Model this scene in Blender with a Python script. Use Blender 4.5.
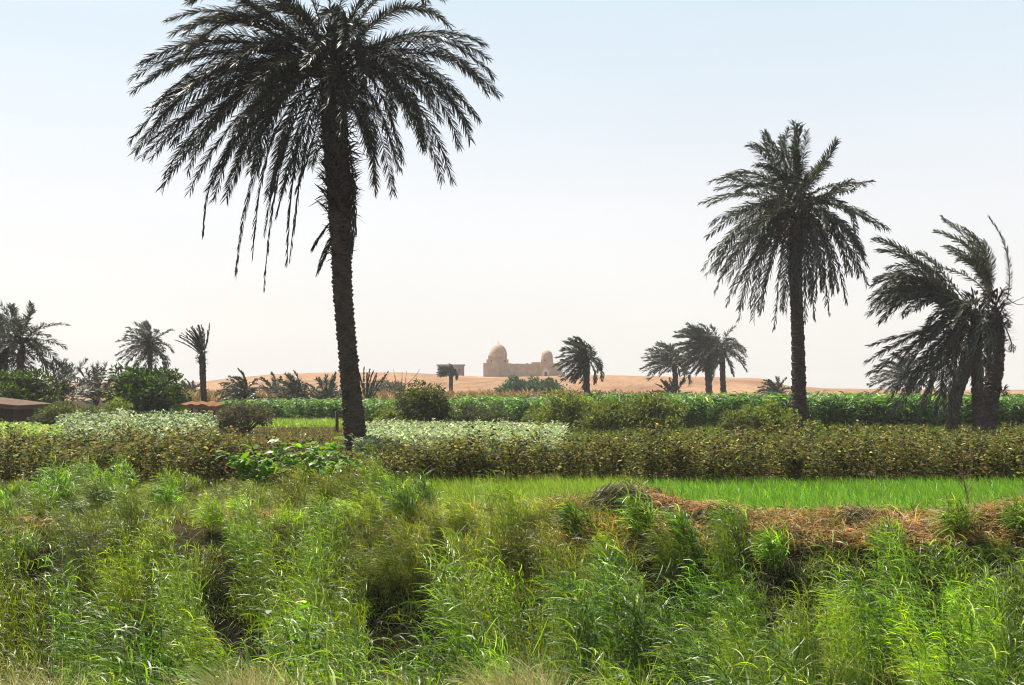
import bpy, math, random
import numpy as np

RSEED = 4

for o in list(bpy.data.objects):
    bpy.data.objects.remove(o)

# ------------------------------------------------------------------ camera, sky, sun, exposure
SC = bpy.context.scene
F = 1280.0                      # focal length in pixels of a 1024 wide frame
EYE = 2.0
PITCH = math.atan(49.5 / F)
cam_d = bpy.data.cameras.new('camera')
cam_d.sensor_width = 36.0
cam_d.lens = 45.0
cam_d.clip_start = 0.1
cam_d.clip_end = 8000
cam = bpy.data.objects.new('camera', cam_d)
SC.collection.objects.link(cam)
cam.location = (0, 0, EYE)
cam.rotation_euler = (math.pi / 2 + PITCH, 0, 0)
SC.camera = cam

SUN = np.array((-0.46, 0.46, 1.05)); SUN = SUN / np.linalg.norm(SUN)
SUN_EL = math.asin(SUN[2]); SUN_ROT = math.atan2(SUN[0], SUN[1])
world = bpy.data.worlds.new('World'); SC.world = world
world.use_nodes = True
wn = world.node_tree
wn.nodes.clear()
w_out = wn.nodes.new('ShaderNodeOutputWorld')
w_bg = wn.nodes.new('ShaderNodeBackground')
w_sky = wn.nodes.new('ShaderNodeTexSky')
w_sky.sky_type = 'NISHITA'
w_sky.sun_disc = False
w_sky.sun_elevation = SUN_EL
w_sky.sun_rotation = SUN_ROT
w_sky.air_density = 1.0
w_sky.dust_density = 3.0
w_sky.ozone_density = 1.0
w_bg.inputs['Strength'].default_value = 0.12
# dusty veil over the clear sky: warm and bright low down, pale blue higher up
w_tc = wn.nodes.new('ShaderNodeTexCoord'); w_sp = wn.nodes.new('ShaderNodeSeparateXYZ')
w_rp = wn.nodes.new('ShaderNodeValToRGB')
w_rp.color_ramp.elements[0].position = 0.0; w_rp.color_ramp.elements[0].color = (0.90, 0.865, 0.825, 1)
w_rp.color_ramp.elements[1].position = 0.8; w_rp.color_ramp.elements[1].color = (0.05, 0.10, 0.17, 1)
e_ = w_rp.color_ramp.elements.new(0.14); e_.color = (0.83, 0.82, 0.82, 1)
e_ = w_rp.color_ramp.elements.new(0.30); e_.color = (0.62, 0.73, 0.79, 1)
e_ = w_rp.color_ramp.elements.new(0.48); e_.color = (0.16, 0.24, 0.34, 1)
w_sc = wn.nodes.new('ShaderNodeVectorMath'); w_sc.operation = 'SCALE'; w_sc.inputs['Scale'].default_value = 5.05
w_mx = wn.nodes.new('ShaderNodeMix'); w_mx.data_type = 'RGBA'; w_mx.inputs['Factor'].default_value = 0.86
wn.links.new(w_tc.outputs['Generated'], w_sp.inputs[0]); wn.links.new(w_sp.outputs['Z'], w_rp.inputs[0])
wn.links.new(w_rp.outputs[0], w_sc.inputs[0])
w_nz = wn.nodes.new('ShaderNodeTexNoise'); w_nz.inputs['Scale'].default_value = 3.0; w_nz.inputs['Detail'].default_value = 5
w_mp = wn.nodes.new('ShaderNodeMapping'); w_mp.inputs['Scale'].default_value = (1, 1, 4)
w_mr = wn.nodes.new('ShaderNodeMapRange'); w_mr.inputs['To Min'].default_value = 4.7; w_mr.inputs['To Max'].default_value = 5.4
wn.links.new(w_tc.outputs['Generated'], w_mp.inputs[0]); wn.links.new(w_mp.outputs[0], w_nz.inputs['Vector'])
wn.links.new(w_nz.outputs['Fac'], w_mr.inputs['Value']); wn.links.new(w_mr.outputs[0], w_sc.inputs['Scale'])
wn.links.new(w_sky.outputs[0], w_mx.inputs[6]); wn.links.new(w_sc.outputs[0], w_mx.inputs[7])
wn.links.new(w_mx.outputs[2], w_bg.inputs['Color'])
wn.links.new(w_bg.outputs[0], w_out.inputs['Surface'])

sun_d = bpy.data.lights.new('sun', 'SUN')
sun_d.energy = 5.0
sun_d.angle = math.radians(0.6)
sun_d.color = (1.0, 0.95, 0.86)
sun = bpy.data.objects.new('sun', sun_d)
SC.collection.objects.link(sun)
from mathutils import Vector
sun.rotation_euler = Vector(SUN).to_track_quat('Z', 'Y').to_euler()

SC.view_settings.view_transform = 'Standard'
SC.view_settings.look = 'None'
SC.view_settings.exposure = 0.93
SC.view_settings.gamma = 1.0
SC.render.engine = 'CYCLES'
cy = SC.cycles
cy.use_denoising = True
cy.max_bounces = 5
cy.diffuse_bounces = 2
cy.filter_width = 1.1
cy.glossy_bounces = 2
cy.transmission_bounces = 4
cy.transparent_max_bounces = 6
cy.volume_bounces = 0
cy.sample_clamp_indirect = 6

# ------------------------------------------------------------------ helpers
R = np.random.RandomState(11)
FWD = np.array((0, math.cos(PITCH), math.sin(PITCH)))
UP = np.array((0, -math.sin(PITCH), math.cos(PITCH)))
RT = np.array((1.0, 0, 0))

def pt(px, row, Y):
    """world point seen at a photo pixel, Y metres down the view"""
    d = RT * ((px - 512) / F) + UP * ((342.5 - row) / F) + FWD
    return np.array((0, 0, EYE)) + d * (Y / d[1])

def X_at(px, Y):
    return (px - 512) / F * Y

def nrm(v):
    return v / np.maximum(np.linalg.norm(v, axis=-1, keepdims=True), 1e-9)

class Soup:
    def __init__(s): s.v = []; s.f = []; s.c = []; s.n = 0
    def add(s, v, f, c):
        v = np.asarray(v, float).reshape(-1, 3); c = np.asarray(c, float)
        if c.ndim == 1: c = np.tile(c, (len(v), 1))
        s.v.append(v); s.f.append(np.asarray(f, int).reshape(-1, 4) + s.n); s.c.append(c); s.n += len(v)
    def strips(s, V, c):
        """V (N,k,2,3); c (N,3)"""
        N, k = V.shape[:2]
        base = (np.arange(N) * k * 2)[:, None]
        j = np.arange(k - 1)[None, :] * 2
        f = np.stack([base + j, base + j + 1, base + j + 3, base + j + 2], -1)
        cc = np.repeat(np.asarray(c, float), k * 2, axis=0)
        s.add(V.reshape(-1, 3), f.reshape(-1, 4), cc)
    def build(s, name, mat, parent=None, smooth=True, loc=None):
        v = np.concatenate(s.v); f = np.concatenate(s.f); c = np.concatenate(s.c)
        if loc is not None: v = v - np.asarray(loc)
        me = bpy.data.meshes.new(name)
        me.vertices.add(len(v)); me.vertices.foreach_set('co', v.astype(np.float32).ravel())
        me.loops.add(len(f) * 4); me.loops.foreach_set('vertex_index', f.astype(np.int32).ravel())
        me.polygons.add(len(f)); me.polygons.foreach_set('loop_start', (np.arange(len(f)) * 4).astype(np.int32))
        me.polygons.foreach_set('use_smooth', np.full(len(f), smooth))
        me.update(calc_edges=True)
        at = me.color_attributes.new('tint', 'FLOAT_COLOR', 'POINT')
        at.data.foreach_set('color', np.concatenate([c, np.ones((len(c), 1))], 1).astype(np.float32).ravel())
        me.materials.append(mat)
        o = bpy.data.objects.new(name, me)
        SC.collection.objects.link(o)
        if parent is not None: o.parent = parent
        elif loc is not None: o.location = loc
        return o

def empty(name, loc, label, cat, group=None):
    o = bpy.data.objects.new(name, None)
    SC.collection.objects.link(o)
    o.location = loc
    o['label'] = label; o['category'] = cat
    if group: o['group'] = group
    return o

def stuff(o, label, cat):
    o['kind'] = 'stuff'; o['label'] = label; o['category'] = cat
    return o

def blades(P, D, L, W, segs, droop, wind=(0, 0, 0), rough=0.5, prof='leaf', ref=None):
    N = len(P)
    d = nrm(np.asarray(D, float)); p = np.array(P, float)
    L = np.broadcast_to(L, (N,)).astype(float); W = np.broadcast_to(W, (N,)).astype(float)
    droop = np.broadcast_to(droop, (N,)).astype(float)
    wind = np.asarray(wind, float)
    if ref is None: ref = np.array((0, 0, 1.0))
    ref = ref + R.normal(size=(N, 3)) * rough
    out = np.zeros((N, segs + 1, 2, 3))
    for k in range(segs + 1):
        t = k / segs
        side = nrm(np.cross(d, ref))
        if prof == 'leaf': w = max(0.12, math.sin(math.pi * min(0.97, 0.12 + 0.85 * t)) ** 0.7)
        else: w = max(0.08, (1 - t) ** 0.75)
        h = side * (W * w * 0.5)[:, None]
        out[:, k, 0] = p - h; out[:, k, 1] = p + h
        if k < segs:
            p = p + d * (L / segs)[:, None]
            d = nrm(d + np.stack([0 * droop, 0 * droop, -droop], -1) / segs * 1.3 + wind / segs)
    return out

def tube(pts, rad, n=10, cap=True):
    pts = np.asarray(pts, float); rad = np.broadcast_to(rad, (len(pts),))
    T = nrm(np.gradient(pts, axis=0))
    ref = np.array((0.31, 0.95, 0.05))
    A = nrm(np.cross(T, ref)); B = np.cross(T, A)
    th = np.arange(n) / n * 2 * math.pi
    V = pts[:, None] + rad[:, None, None] * (np.cos(th)[None, :, None] * A[:, None] + np.sin(th)[None, :, None] * B[:, None])
    f = []
    m = len(pts)
    i, j = np.meshgrid(np.arange(m - 1), np.arange(n), indexing='ij')
    f = np.stack([i * n + j, i * n + (j + 1) % n, (i + 1) * n + (j + 1) % n, (i + 1) * n + j], -1).reshape(-1, 4)
    return V.reshape(-1, 3), f

GS = 0.85
def jit(c, N, amt=0.25, hue=0.12):
    c = np.asarray(c, float)
    b = 0.65 * np.exp(R.normal(0, amt, (N, 1)))
    h = 1 + R.normal(0, hue, (N, 3))
    return np.clip(c * b * h, 0.002, 0.9)

def mixcols(cols, probs, N, amt=0.22, hue=0.08):
    idx = R.choice(len(cols), N, p=np.array(probs) / sum(probs))
    return np.clip(GS * np.array(cols)[idx] * np.exp(R.normal(0, amt, (N, 1))) * (1 + R.normal(0, hue, (N, 3))), 0.002, 0.9)

_ph = np.random.RandomState(5)
_W = [(_ph.uniform(0, 6.28), _ph.uniform(0, 6.28), _ph.uniform(0, 6.28)) for _ in range(24)]
def noise(x, y, scale, k=0):
    """smooth pseudo noise about -1..1"""
    s = 0
    for i in range(5):
        a, b, c = _W[(i + k * 5) % 24]
        fx = math.cos(a) * (1 + 0.37 * i); fy = math.sin(a) * (1 + 0.37 * i)
        s = s + np.sin((x * fx + y * fy) / scale + b + 1.3 * np.sin((x * fy - y * fx) / scale * 0.7 + c)) / (1 + 0.5 * i)
    return s / 2.4

def sstep(a, b, x):
    t = np.clip((x - a) / (b - a), 0, 1)
    return t * t * (3 - 2 * t)

# ------------------------------------------------------------------ materials
def leaf_mat(name, trans=0.35, rough=0.45, spec=0.5, tcol=(1.5, 1.7, 0.6)):
    m = bpy.data.materials.new(name); m.use_nodes = True
    nt = m.node_tree; nt.nodes.clear()
    out = nt.nodes.new('ShaderNodeOutputMaterial')
    at = nt.nodes.new('ShaderNodeAttribute'); at.attribute_name = 'tint'
    tc = nt.nodes.new('ShaderNodeNewGeometry')
    nz = nt.nodes.new('ShaderNodeTexNoise'); nz.inputs['Scale'].default_value = 2.3; nz.inputs['Detail'].default_value = 3
    nt.links.new(tc.outputs['Position'], nz.inputs['Vector'])
    mr = nt.nodes.new('ShaderNodeMapRange')
    mr.inputs['From Min'].default_value = 0.3; mr.inputs['From Max'].default_value = 0.7
    mr.inputs['To Min'].default_value = 0.78; mr.inputs['To Max'].default_value = 1.22
    nt.links.new(nz.outputs['Fac'], mr.inputs['Value'])
    mu = nt.nodes.new('ShaderNodeVectorMath'); mu.operation = 'SCALE'
    nt.links.new(at.outputs['Color'], mu.inputs[0]); nt.links.new(mr.outputs[0], mu.inputs['Scale'])
    pb = nt.nodes.new('ShaderNodeBsdfPrincipled')
    pb.inputs['Roughness'].default_value = rough
    pb.inputs['Specular IOR Level'].default_value = spec
    nt.links.new(mu.outputs[0], pb.inputs['Base Color'])
    if trans > 0:
        tr = nt.nodes.new('ShaderNodeBsdfTranslucent')
        m2 = nt.nodes.new('ShaderNodeVectorMath'); m2.operation = 'MULTIPLY'
        m2.inputs[1].default_value = tcol
        nt.links.new(mu.outputs[0], m2.inputs[0]); nt.links.new(m2.outputs[0], tr.inputs['Color'])
        mx = nt.nodes.new('ShaderNodeMixShader'); mx.inputs[0].default_value = trans
        nt.links.new(pb.outputs[0], mx.inputs[1]); nt.links.new(tr.outputs[0], mx.inputs[2])
        nt.links.new(mx.outputs[0], out.inputs['Surface'])
    else:
        nt.links.new(pb.outputs[0], out.inputs['Surface'])
    return m

def ramp_mat(name, stops, scale=1.0, detail=8, rough=0.9, bump=0.3, bscale=None, bdist=0.05, vec_scale=(1, 1, 1)):
    m = bpy.data.materials.new(name); m.use_nodes = True
    nt = m.node_tree
    pb = nt.nodes['Principled BSDF']; pb.inputs['Roughness'].default_value = rough
    pb.inputs['Specular IOR Level'].default_value = 0.2
    g = nt.nodes.new('ShaderNodeNewGeometry')
    mp = nt.nodes.new('ShaderNodeMapping'); mp.inputs['Scale'].default_value = vec_scale
    nt.links.new(g.outputs['Position'], mp.inputs['Vector'])
    nz = nt.nodes.new('ShaderNodeTexNoise'); nz.inputs['Scale'].default_value = scale; nz.inputs['Detail'].default_value = detail
    nz.inputs['Roughness'].default_value = 0.6
    nt.links.new(mp.outputs[0], nz.inputs['Vector'])
    cr = nt.nodes.new('ShaderNodeValToRGB')
    els = cr.color_ramp.elements
    while len(els) < len(stops): els.new(0.5)
    for e, (p, c) in zip(els, stops): e.position = p; e.color = (*c, 1)
    nt.links.new(nz.outputs['Fac'], cr.inputs[0]); nt.links.new(cr.outputs[0], pb.inputs['Base Color'])
    n2 = nt.nodes.new('ShaderNodeTexNoise'); n2.inputs['Scale'].default_value = bscale or scale * 4; n2.inputs['Detail'].default_value = 6
    nt.links.new(mp.outputs[0], n2.inputs['Vector'])
    b = nt.nodes.new('ShaderNodeBump'); b.inputs['Strength'].default_value = bump; b.inputs['Distance'].default_value = bdist
    nt.links.new(n2.outputs['Fac'], b.inputs['Height']); nt.links.new(b.outputs[0], pb.inputs['Normal'])
    return m

M_PALM = leaf_mat('palm leaf', 0.14, 0.45, 0.4, (1.1, 1.2, 0.7))
M_GRASS = leaf_mat('grass blade', 0.38, 0.42, 0.4, (2.0, 2.2, 0.4))
M_CROP = leaf_mat('crop leaf', 0.45, 0.6, 0.2, (1.5, 1.5, 0.65))
M_CORN = leaf_mat('corn leaf', 0.4, 0.45, 0.3, (1.6, 1.9, 0.5))
M_BUSH = leaf_mat('bush leaf', 0.35, 0.6, 0.2, (1.8, 1.8, 0.5))
M_SILV = leaf_mat('silvery crop leaf', 0.35, 0.5, 0.4, (1.2, 1.3, 0.9))
M_DRY = leaf_mat('dry grass blade', 0.3, 0.7, 0.2, (1.2, 1.1, 0.8))
M_BARK = leaf_mat('palm bark', 0.0, 0.9, 0.15)
M_SOIL = ramp_mat('field soil', [(0.3, (0.025, 0.018, 0.010)), (0.5, (0.045, 0.032, 0.018)), (0.7, (0.08, 0.056, 0.03))], 0.6, bump=0.6)
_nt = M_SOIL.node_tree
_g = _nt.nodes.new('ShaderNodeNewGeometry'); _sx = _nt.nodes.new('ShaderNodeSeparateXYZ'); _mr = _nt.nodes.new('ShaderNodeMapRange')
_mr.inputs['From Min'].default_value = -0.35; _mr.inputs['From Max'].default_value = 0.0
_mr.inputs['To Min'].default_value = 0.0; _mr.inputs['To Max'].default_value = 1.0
_mm = _nt.nodes.new('ShaderNodeMix'); _mm.data_type = 'RGBA'; _mm.inputs[6].default_value = (0.014, 0.012, 0.007, 1)  # wet mud low in the ditch, extra dark to paint the shaded gaps
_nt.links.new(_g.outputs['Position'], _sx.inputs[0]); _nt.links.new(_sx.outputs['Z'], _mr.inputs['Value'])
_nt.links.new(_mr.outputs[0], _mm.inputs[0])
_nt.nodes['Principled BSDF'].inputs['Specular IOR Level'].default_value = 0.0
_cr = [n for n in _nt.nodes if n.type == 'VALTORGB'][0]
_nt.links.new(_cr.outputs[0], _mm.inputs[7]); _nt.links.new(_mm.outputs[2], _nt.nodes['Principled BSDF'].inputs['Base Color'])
M_SAND = ramp_mat('desert sand', [(0.3, (0.20, 0.095, 0.040)), (0.5, (0.29, 0.155, 0.070)), (0.72, (0.37, 0.215, 0.105))], 0.05, 12, bump=1.0, bscale=0.3, bdist=2.5, vec_scale=(1, 0.45, 2))
M_STONE = ramp_mat('mud brick', [(0.3, (0.38, 0.265, 0.175)), (0.55, (0.5, 0.365, 0.25)), (0.75, (0.62, 0.47, 0.335))], 0.5, bump=0.4, bdist=0.15)
M_PALE = ramp_mat('pale plaster', [(0.3, (0.6, 0.5, 0.4)), (0.7, (0.7, 0.6, 0.5))], 1.0)
M_DARKSTONE = ramp_mat('weathered stone', [(0.3, (0.2, 0.14, 0.11)), (0.7, (0.3, 0.21, 0.17))], 0.6)
M_HOLE = ramp_mat('dark opening', [(0.3, (0.03, 0.022, 0.018)), (0.7, (0.05, 0.035, 0.03))], 2)
M_THATCH = ramp_mat('orange thatch', [(0.3, (0.16, 0.065, 0.025)), (0.5, (0.3, 0.13, 0.05)), (0.75, (0.4, 0.2, 0.09))], 3, bump=1.0, bdist=0.08, vec_scale=(1, 4, 4))
M_BROWN = ramp_mat('brown thatch', [(0.3, (0.1, 0.06, 0.035)), (0.55, (0.2, 0.125, 0.08)), (0.75, (0.3, 0.2, 0.13))], 3, bump=1.0, bdist=0.08, vec_scale=(1, 4, 4))
M_WOOD = ramp_mat('old wood', [(0.3, (0.05, 0.035, 0.025)), (0.7, (0.12, 0.085, 0.06))], 6, vec_scale=(4, 4, 0.6))
M_SHED = ramp_mat('reed matting', [(0.3, (0.05, 0.04, 0.03)), (0.7, (0.13, 0.1, 0.075))], 5, vec_scale=(6, 6, 0.7))

# ------------------------------------------------------------------ ground
def gz(x, y):
    x = np.asarray(x, float); y = np.asarray(y, float)
    z = 0.30 * (1 - sstep(6.6, 7.6, y))
    z = z - 1.45 * sstep(7.1, 9.6, y) + 1.45 * sstep(15.0, 18.6, y)
    # low berm on the far bank, higher to the right
    berm = np.exp(-((y - 19.1 + .55 * sstep(2.4, 3.6, x) - 0.3 * noise(x, y, 2.3)) / 0.75) ** 2)
    h = 0.12 - 0.06 * sstep(2.2, 3.6, x) + 0.10 * noise(x, y * 0.3, 1.1, 2) + 0.15 * noise(x, y, .30, 1) + 0.28 * np.exp(-((x - 1.95) / 0.75) ** 2) + 0.22 * np.exp(-((x - 7.7) / 0.8) ** 2)
    z = z + berm * h
    z = z + 0.035 * noise(x, y, 1.7, 1) * sstep(7, 9, y) * (1 - sstep(150, 200, y))
    return z

def grid(xs, ys, zf):
    X, Y = np.meshgrid(xs, ys)
    Z = zf(X, Y)
    V = np.stack([X, Y, Z], -1).reshape(-1, 3)
    n = len(xs); m = len(ys)
    i, j = np.meshgrid(np.arange(m - 1), np.arange(n - 1), indexing='ij')
    f = np.stack([i * n + j, i * n + j + 1, (i + 1) * n + j + 1, (i + 1) * n + j], -1).reshape(-1, 4)
    return V, f

xs = np.concatenate([np.linspace(-1100, -60, 30), np.arange(-40, -16, 2.0), np.arange(-16, 16, 0.16), np.arange(16, 41, 2.0), np.linspace(60, 1100, 30)])
ys = np.concatenate([np.linspace(-40, 4, 8), np.arange(4.5, 24, 0.14), np.arange(24, 60, 1.5), np.linspace(62, 1300, 60)])
s = Soup(); V, f = grid(xs, ys, gz); s.add(V, f, (0.1, 0.1, 0.1))
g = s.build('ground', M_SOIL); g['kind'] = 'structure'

CREST_PX = [-400, 100, 180, 215, 250, 290, 330, 400, 440, 480, 560, 600, 640, 700, 760, 790, 830, 900, 1024, 1500]
CREST_ROW = [384, 382, 383.5, 380, 376.5, 373.5, 372.5, 372.5, 374.5, 376.5, 376.5, 375.5, 376.5, 377, 378.5, 386.5, 388.5, 389, 390, 391]
def dune_z(x, y):
    px = 512 + x * F / np.maximum(y, 1)
    row = np.interp(px, CREST_PX, CREST_ROW)
    crest = EYE + (391.5 - row) / F * 480
    t = sstep(205, 480, y)
    z = -2.5 + (crest + 2.5) * t ** 0.8
    env = np.sin(np.clip((y - 200) / 280, 0, 1) * math.pi)
    z = z + env * (0.9 * noise(x, y * 0.6, 22, 1) + 0.4 * noise(x, y * 0.6, 8, 2) + 0.18 * noise(x, y, 3, 3))
    z = z + sstep(430, 480, y) * (0.25 * noise(x, y, 9, 1) + 0.14 * noise(x, y, 2.5, 2))
    z = z - sstep(520, 900, y) * 3.0
    return z
s = Soup()
V, f = grid(np.arange(-520, 521, 2.6), np.concatenate([np.arange(190, 520, 2.8), np.linspace(523, 1000, 30)]), dune_z)
s.add(V, f, (0.5, 0.4, 0.3))
hl = s.build('desert_hills', M_SAND); hl['kind'] = 'structure'

# ------------------------------------------------------------------ haze
def box_mesh(name, x0, x1, y0, y1, z0, z1, mat, parent=None):
    s = Soup()
    V = [(x, y, z) for x in (x0, x1) for y in (y0, y1) for z in (z0, z1)]
    s.add(V, [(0, 1, 3, 2), (4, 6, 7, 5), (0, 4, 5, 1), (2, 3, 7, 6), (0, 2, 6, 4), (1, 5, 7, 3)], (0.2, 0.2, 0.2))
    return s.build(name, mat, parent, smooth=False)
mh = bpy.data.materials.new('haze air'); mh.use_nodes = True
nt = mh.node_tree; nt.nodes.clear()
mo = nt.nodes.new('ShaderNodeOutputMaterial'); pv = nt.nodes.new('ShaderNodeVolumePrincipled')
pv.inputs['Color'].default_value = (0.96, 0.93, 0.9, 1); pv.inputs['Density'].default_value = 0.0004
pv.inputs['Anisotropy'].default_value = 0.0
nt.links.new(pv.outputs[0], mo.inputs['Volume'])
hz = box_mesh('haze', -1200, 1200, -60, 1400, -5, 23, mh)
hz['kind'] = 'stuff'; hz['label'] = 'pale dusty air fading the far desert'; hz['category'] = 'haze'

# ------------------------------------------------------------------ ruined mausoleum on the dune crest
def lathe(s, cx, cy, prof, n=24, col=(0.4, 0.3, 0.2), rot=0):
    th = np.arange(n) / n * 2 * math.pi + rot
    V = np.array([(cx + r * math.cos(t), cy + r * math.sin(t), z) for r, z in prof for t in th])
    m = len(prof)
    i, j = np.meshgrid(np.arange(m - 1), np.arange(n), indexing='ij')
    f = np.stack([i * n + j, i * n + (j + 1) % n, (i + 1) * n + (j + 1) % n, (i + 1) * n + j], -1).reshape(-1, 4)
    s.add(V, f, col)

def slab(s, x0, x1, y0, y1, z0, z1, col=(0.4, 0.3, 0.2)):
    V = [(x, y, z) for x in (x0, x1) for y in (y0, y1) for z in (z0, z1)]
    s.add(V, [(0, 1, 3, 2), (4, 6, 7, 5), (0, 4, 5, 1), (2, 3, 7, 6), (0, 2, 6, 4), (1, 5, 7, 3)], col)

def arch_prism(s, cx, y0, y1, z0, w, h, col):
    """pointed arch block"""
    pr = [(-w / 2, 0), (-w / 2, h * 0.55), (-w * 0.36, h * 0.8), (0, h), (w * 0.36, h * 0.8), (w / 2, h * 0.55), (w / 2, 0)]
    c = (0, h * 0.4)
    n = len(pr)
    for y in (y0, y1):
        V = [(cx + a, y, z0 + b) for a, b in pr] + [(cx, y, z0 + c[1])]
        s.add(V, [(i, (i + 1) % n, n, n) for i in range(n)], col) if False else s.add(
            V, [(i, i + 1, n - 1 - (i + 1) if n - 2 - i > i + 1 else i + 1, n - 1 - i) for i in range(0, n // 2)], col)
    V = [(cx + a, y, z0 + b) for y in (y0, y1) for a, b in pr]
    s.add(V, [(i, i + 1, n + i + 1, n + i) for i in range(n - 1)], col)

YB = 470.0
K = YB / F
bx = lambda px: X_at(px, YB)
bzr = lambda row: pt(512, row, YB)[2]
zb = bzr(379.5)
mau = empty('desert_mausoleum', (bx(522), YB, zb), 'long brick mausoleum with two pointed domes on the desert crest', 'mausoleum')
def b_part(name, fn, mat=M_STONE, parent=mau, smooth=False):
    s = Soup(); fn(s); o = s.build(name, mat, None, smooth)
    o.data.transform(__import__('mathutils').Matrix.Translation((-bx(522), -YB, -zb)))
    o.parent = parent
    return o
b_part('large_tomb_block', lambda s: (slab(s, bx(483.5), bx(499.5), YB - 3, YB + 5, zb, bzr(363)), slab(s, bx(499.5) , bx(504), YB - 1.2, YB + 5, zb, bzr(363.3)),
                                     slab(s, bx(486.5), bx(508.5), YB - 1.5, YB + 4.5, bzr(364), bzr(359.5)), slab(s, bx(488.3), bx(507), YB - 0.9, YB + 4, bzr(360), bzr(355.5))))
def dome1(s):
    r = 8.9 * K
    z0 = bzr(357)
    lathe(s, bx(498), YB + 1.6, [(r * 1.02, z0), (r * 1.0, bzr(353)), (r * 0.99, bzr(352.5)), (r * .93, bzr(350.5)), (r * .8, bzr(348)), (r * .62, bzr(346)), (r * .4, bzr(344.6)), (r * .2, bzr(343.9)), (0.12, bzr(343.2)), (0.08, bzr(340.5)), (0.0, bzr(340))], 28)
d1 = b_part('large_dome', dome1, smooth=True)
b_part('large_dome_window', lambda s: [slab(s, bx(a), bx(a + 1.1), YB - 1.75 + 0.05, YB - 1.4, bzr(361.8), bzr(360.0)) for a in (490.8, 504.6)], M_HOLE)
b_part('enclosure_wall', lambda s: (slab(s, bx(504), bx(541), YB - 0.6, YB + 0.8, zb, bzr(363.8)), slab(s, bx(531.5), bx(541.2), YB - 0.2, YB + 1.2, bzr(364), bzr(362.2)),
                                    slab(s, bx(504), bx(541), YB + 8, YB + 9, zb, bzr(364.6)), slab(s, bx(553), bx(562.5), YB - 1.4, YB + 6, zb, bzr(363.5)),
                                    [slab(s, bx(a), bx(a + 0.9), YB - 0.75, YB - 0.55, zb, bzr(364.6)) for a in np.arange(507, 540, 4.1)],
                                    [slab(s, bx(a), bx(a + 2.2), YB - 0.5, YB + 0.7, bzr(364), bzr(363.8 - h)) for a, h in ((509, .5), (516, .35), (526, .6), (555, .5), (560, .4))]))
b_part('small_tomb_block', lambda s: (slab(s, bx(540.5), bx(553.2), YB - 2.6, YB + 3, zb, bzr(362)), slab(s, bx(541), bx(553), YB - 1.8, YB + 2.6, bzr(362), bzr(359.5))))
def dome2(s):
    r = 6.0 * K
    lathe(s, bx(547), YB + 0.3, [(r, bzr(361)), (r * .98, bzr(356.5)), (r * .9, bzr(354)), (r * .72, bzr(352)), (r * .45, bzr(350.6)), (r * .2, bzr(350)), (0, bzr(349.6))], 24)
b_part('small_dome', dome2, smooth=True)
b_part('arched_portal', lambda s: arch_prism(s, bx(545.8), YB - 3.0, YB - 2.5, zb, 6.4 * K, 3.6), M_PALE) if False else None
def portal(s):
    w = 6.6 * K; h = bzr(368.5) - zb
    cx = bx(545.6); N = 12
    pr = [(-w / 2, 0)] + [(-w / 2 * math.cos(a), h * .6 + h * .4 * math.sin(a)) for a in np.linspace(0, math.pi, N)] + [(w / 2, 0)]
    wi = w * .55; hi = h * .7
    pi_ = [(-wi / 2, 0)] + [(-wi / 2 * math.cos(a), hi * .6 + hi * .4 * math.sin(a)) for a in np.linspace(0, math.pi, N)] + [(wi / 2, 0)]
    n = len(pr)
    V = [(cx + a, YB - 3.1, zb + b) for a, b in pr] + [(cx + a, YB - 3.1, zb + b) for a, b in pi_] + [(cx + a, YB - 2.55, zb + b) for a, b in pr]
    s.add(V, [(i, i + 1, n + i + 1, n + i) for i in range(n - 1)] + [(i, i + 1, 2 * n + i + 1, 2 * n + i) for i in range(n - 1)], (0.5, 0.5, 0.5))
b_part('arched_portal', portal, M_PALE)
b_part('doorway', lambda s: slab(s, bx(544.4), bx(546.8), YB - 2.75, YB - 2.5, zb, bzr(372.0)), M_HOLE)
b_part('dome_window', lambda s: slab(s, bx(544.3), bx(545.4), YB - 2.0, YB - 1.9 + .2, bzr(361.2), bzr(359.8)), M_HOLE)

z2 = bzr(376.5)
hut = empty('stone_hut', (bx(452), YB - 2, z2), 'small flat-roofed dark stone building alone on the desert crest', 'building')
def hut_part(name, fn, mat):
    s = Soup(); fn(s); o = s.build(name, mat, None, False)
    o.data.transform(__import__('mathutils').Matrix.Translation((-bx(452), -YB + 2, -z2))); o.parent = hut
hut_part('wall', lambda s: slab(s, bx(438), bx(464), YB - 3, YB + 3, z2, bzr(366)), M_DARKSTONE)
hut_part('roof', lambda s: slab(s, bx(437), bx(465), YB - 3.3, YB + 3.3, bzr(366) + .01, bzr(364.6)), M_DARKSTONE)
hut_part('window', lambda s: [slab(s, bx(a), bx(a + 1.5), YB - 3.1, YB - 2.9, bzr(371.5), bzr(369)) for a in (442, 449, 459)], M_HOLE)

# ------------------------------------------------------------------ palms
def bez(P0, P1, P2, n):
    t = np.linspace(0, 1, n)[:, None]
    return (1 - t) ** 2 * P0 + 2 * t * (1 - t) * P1 + t * t * P2

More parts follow.
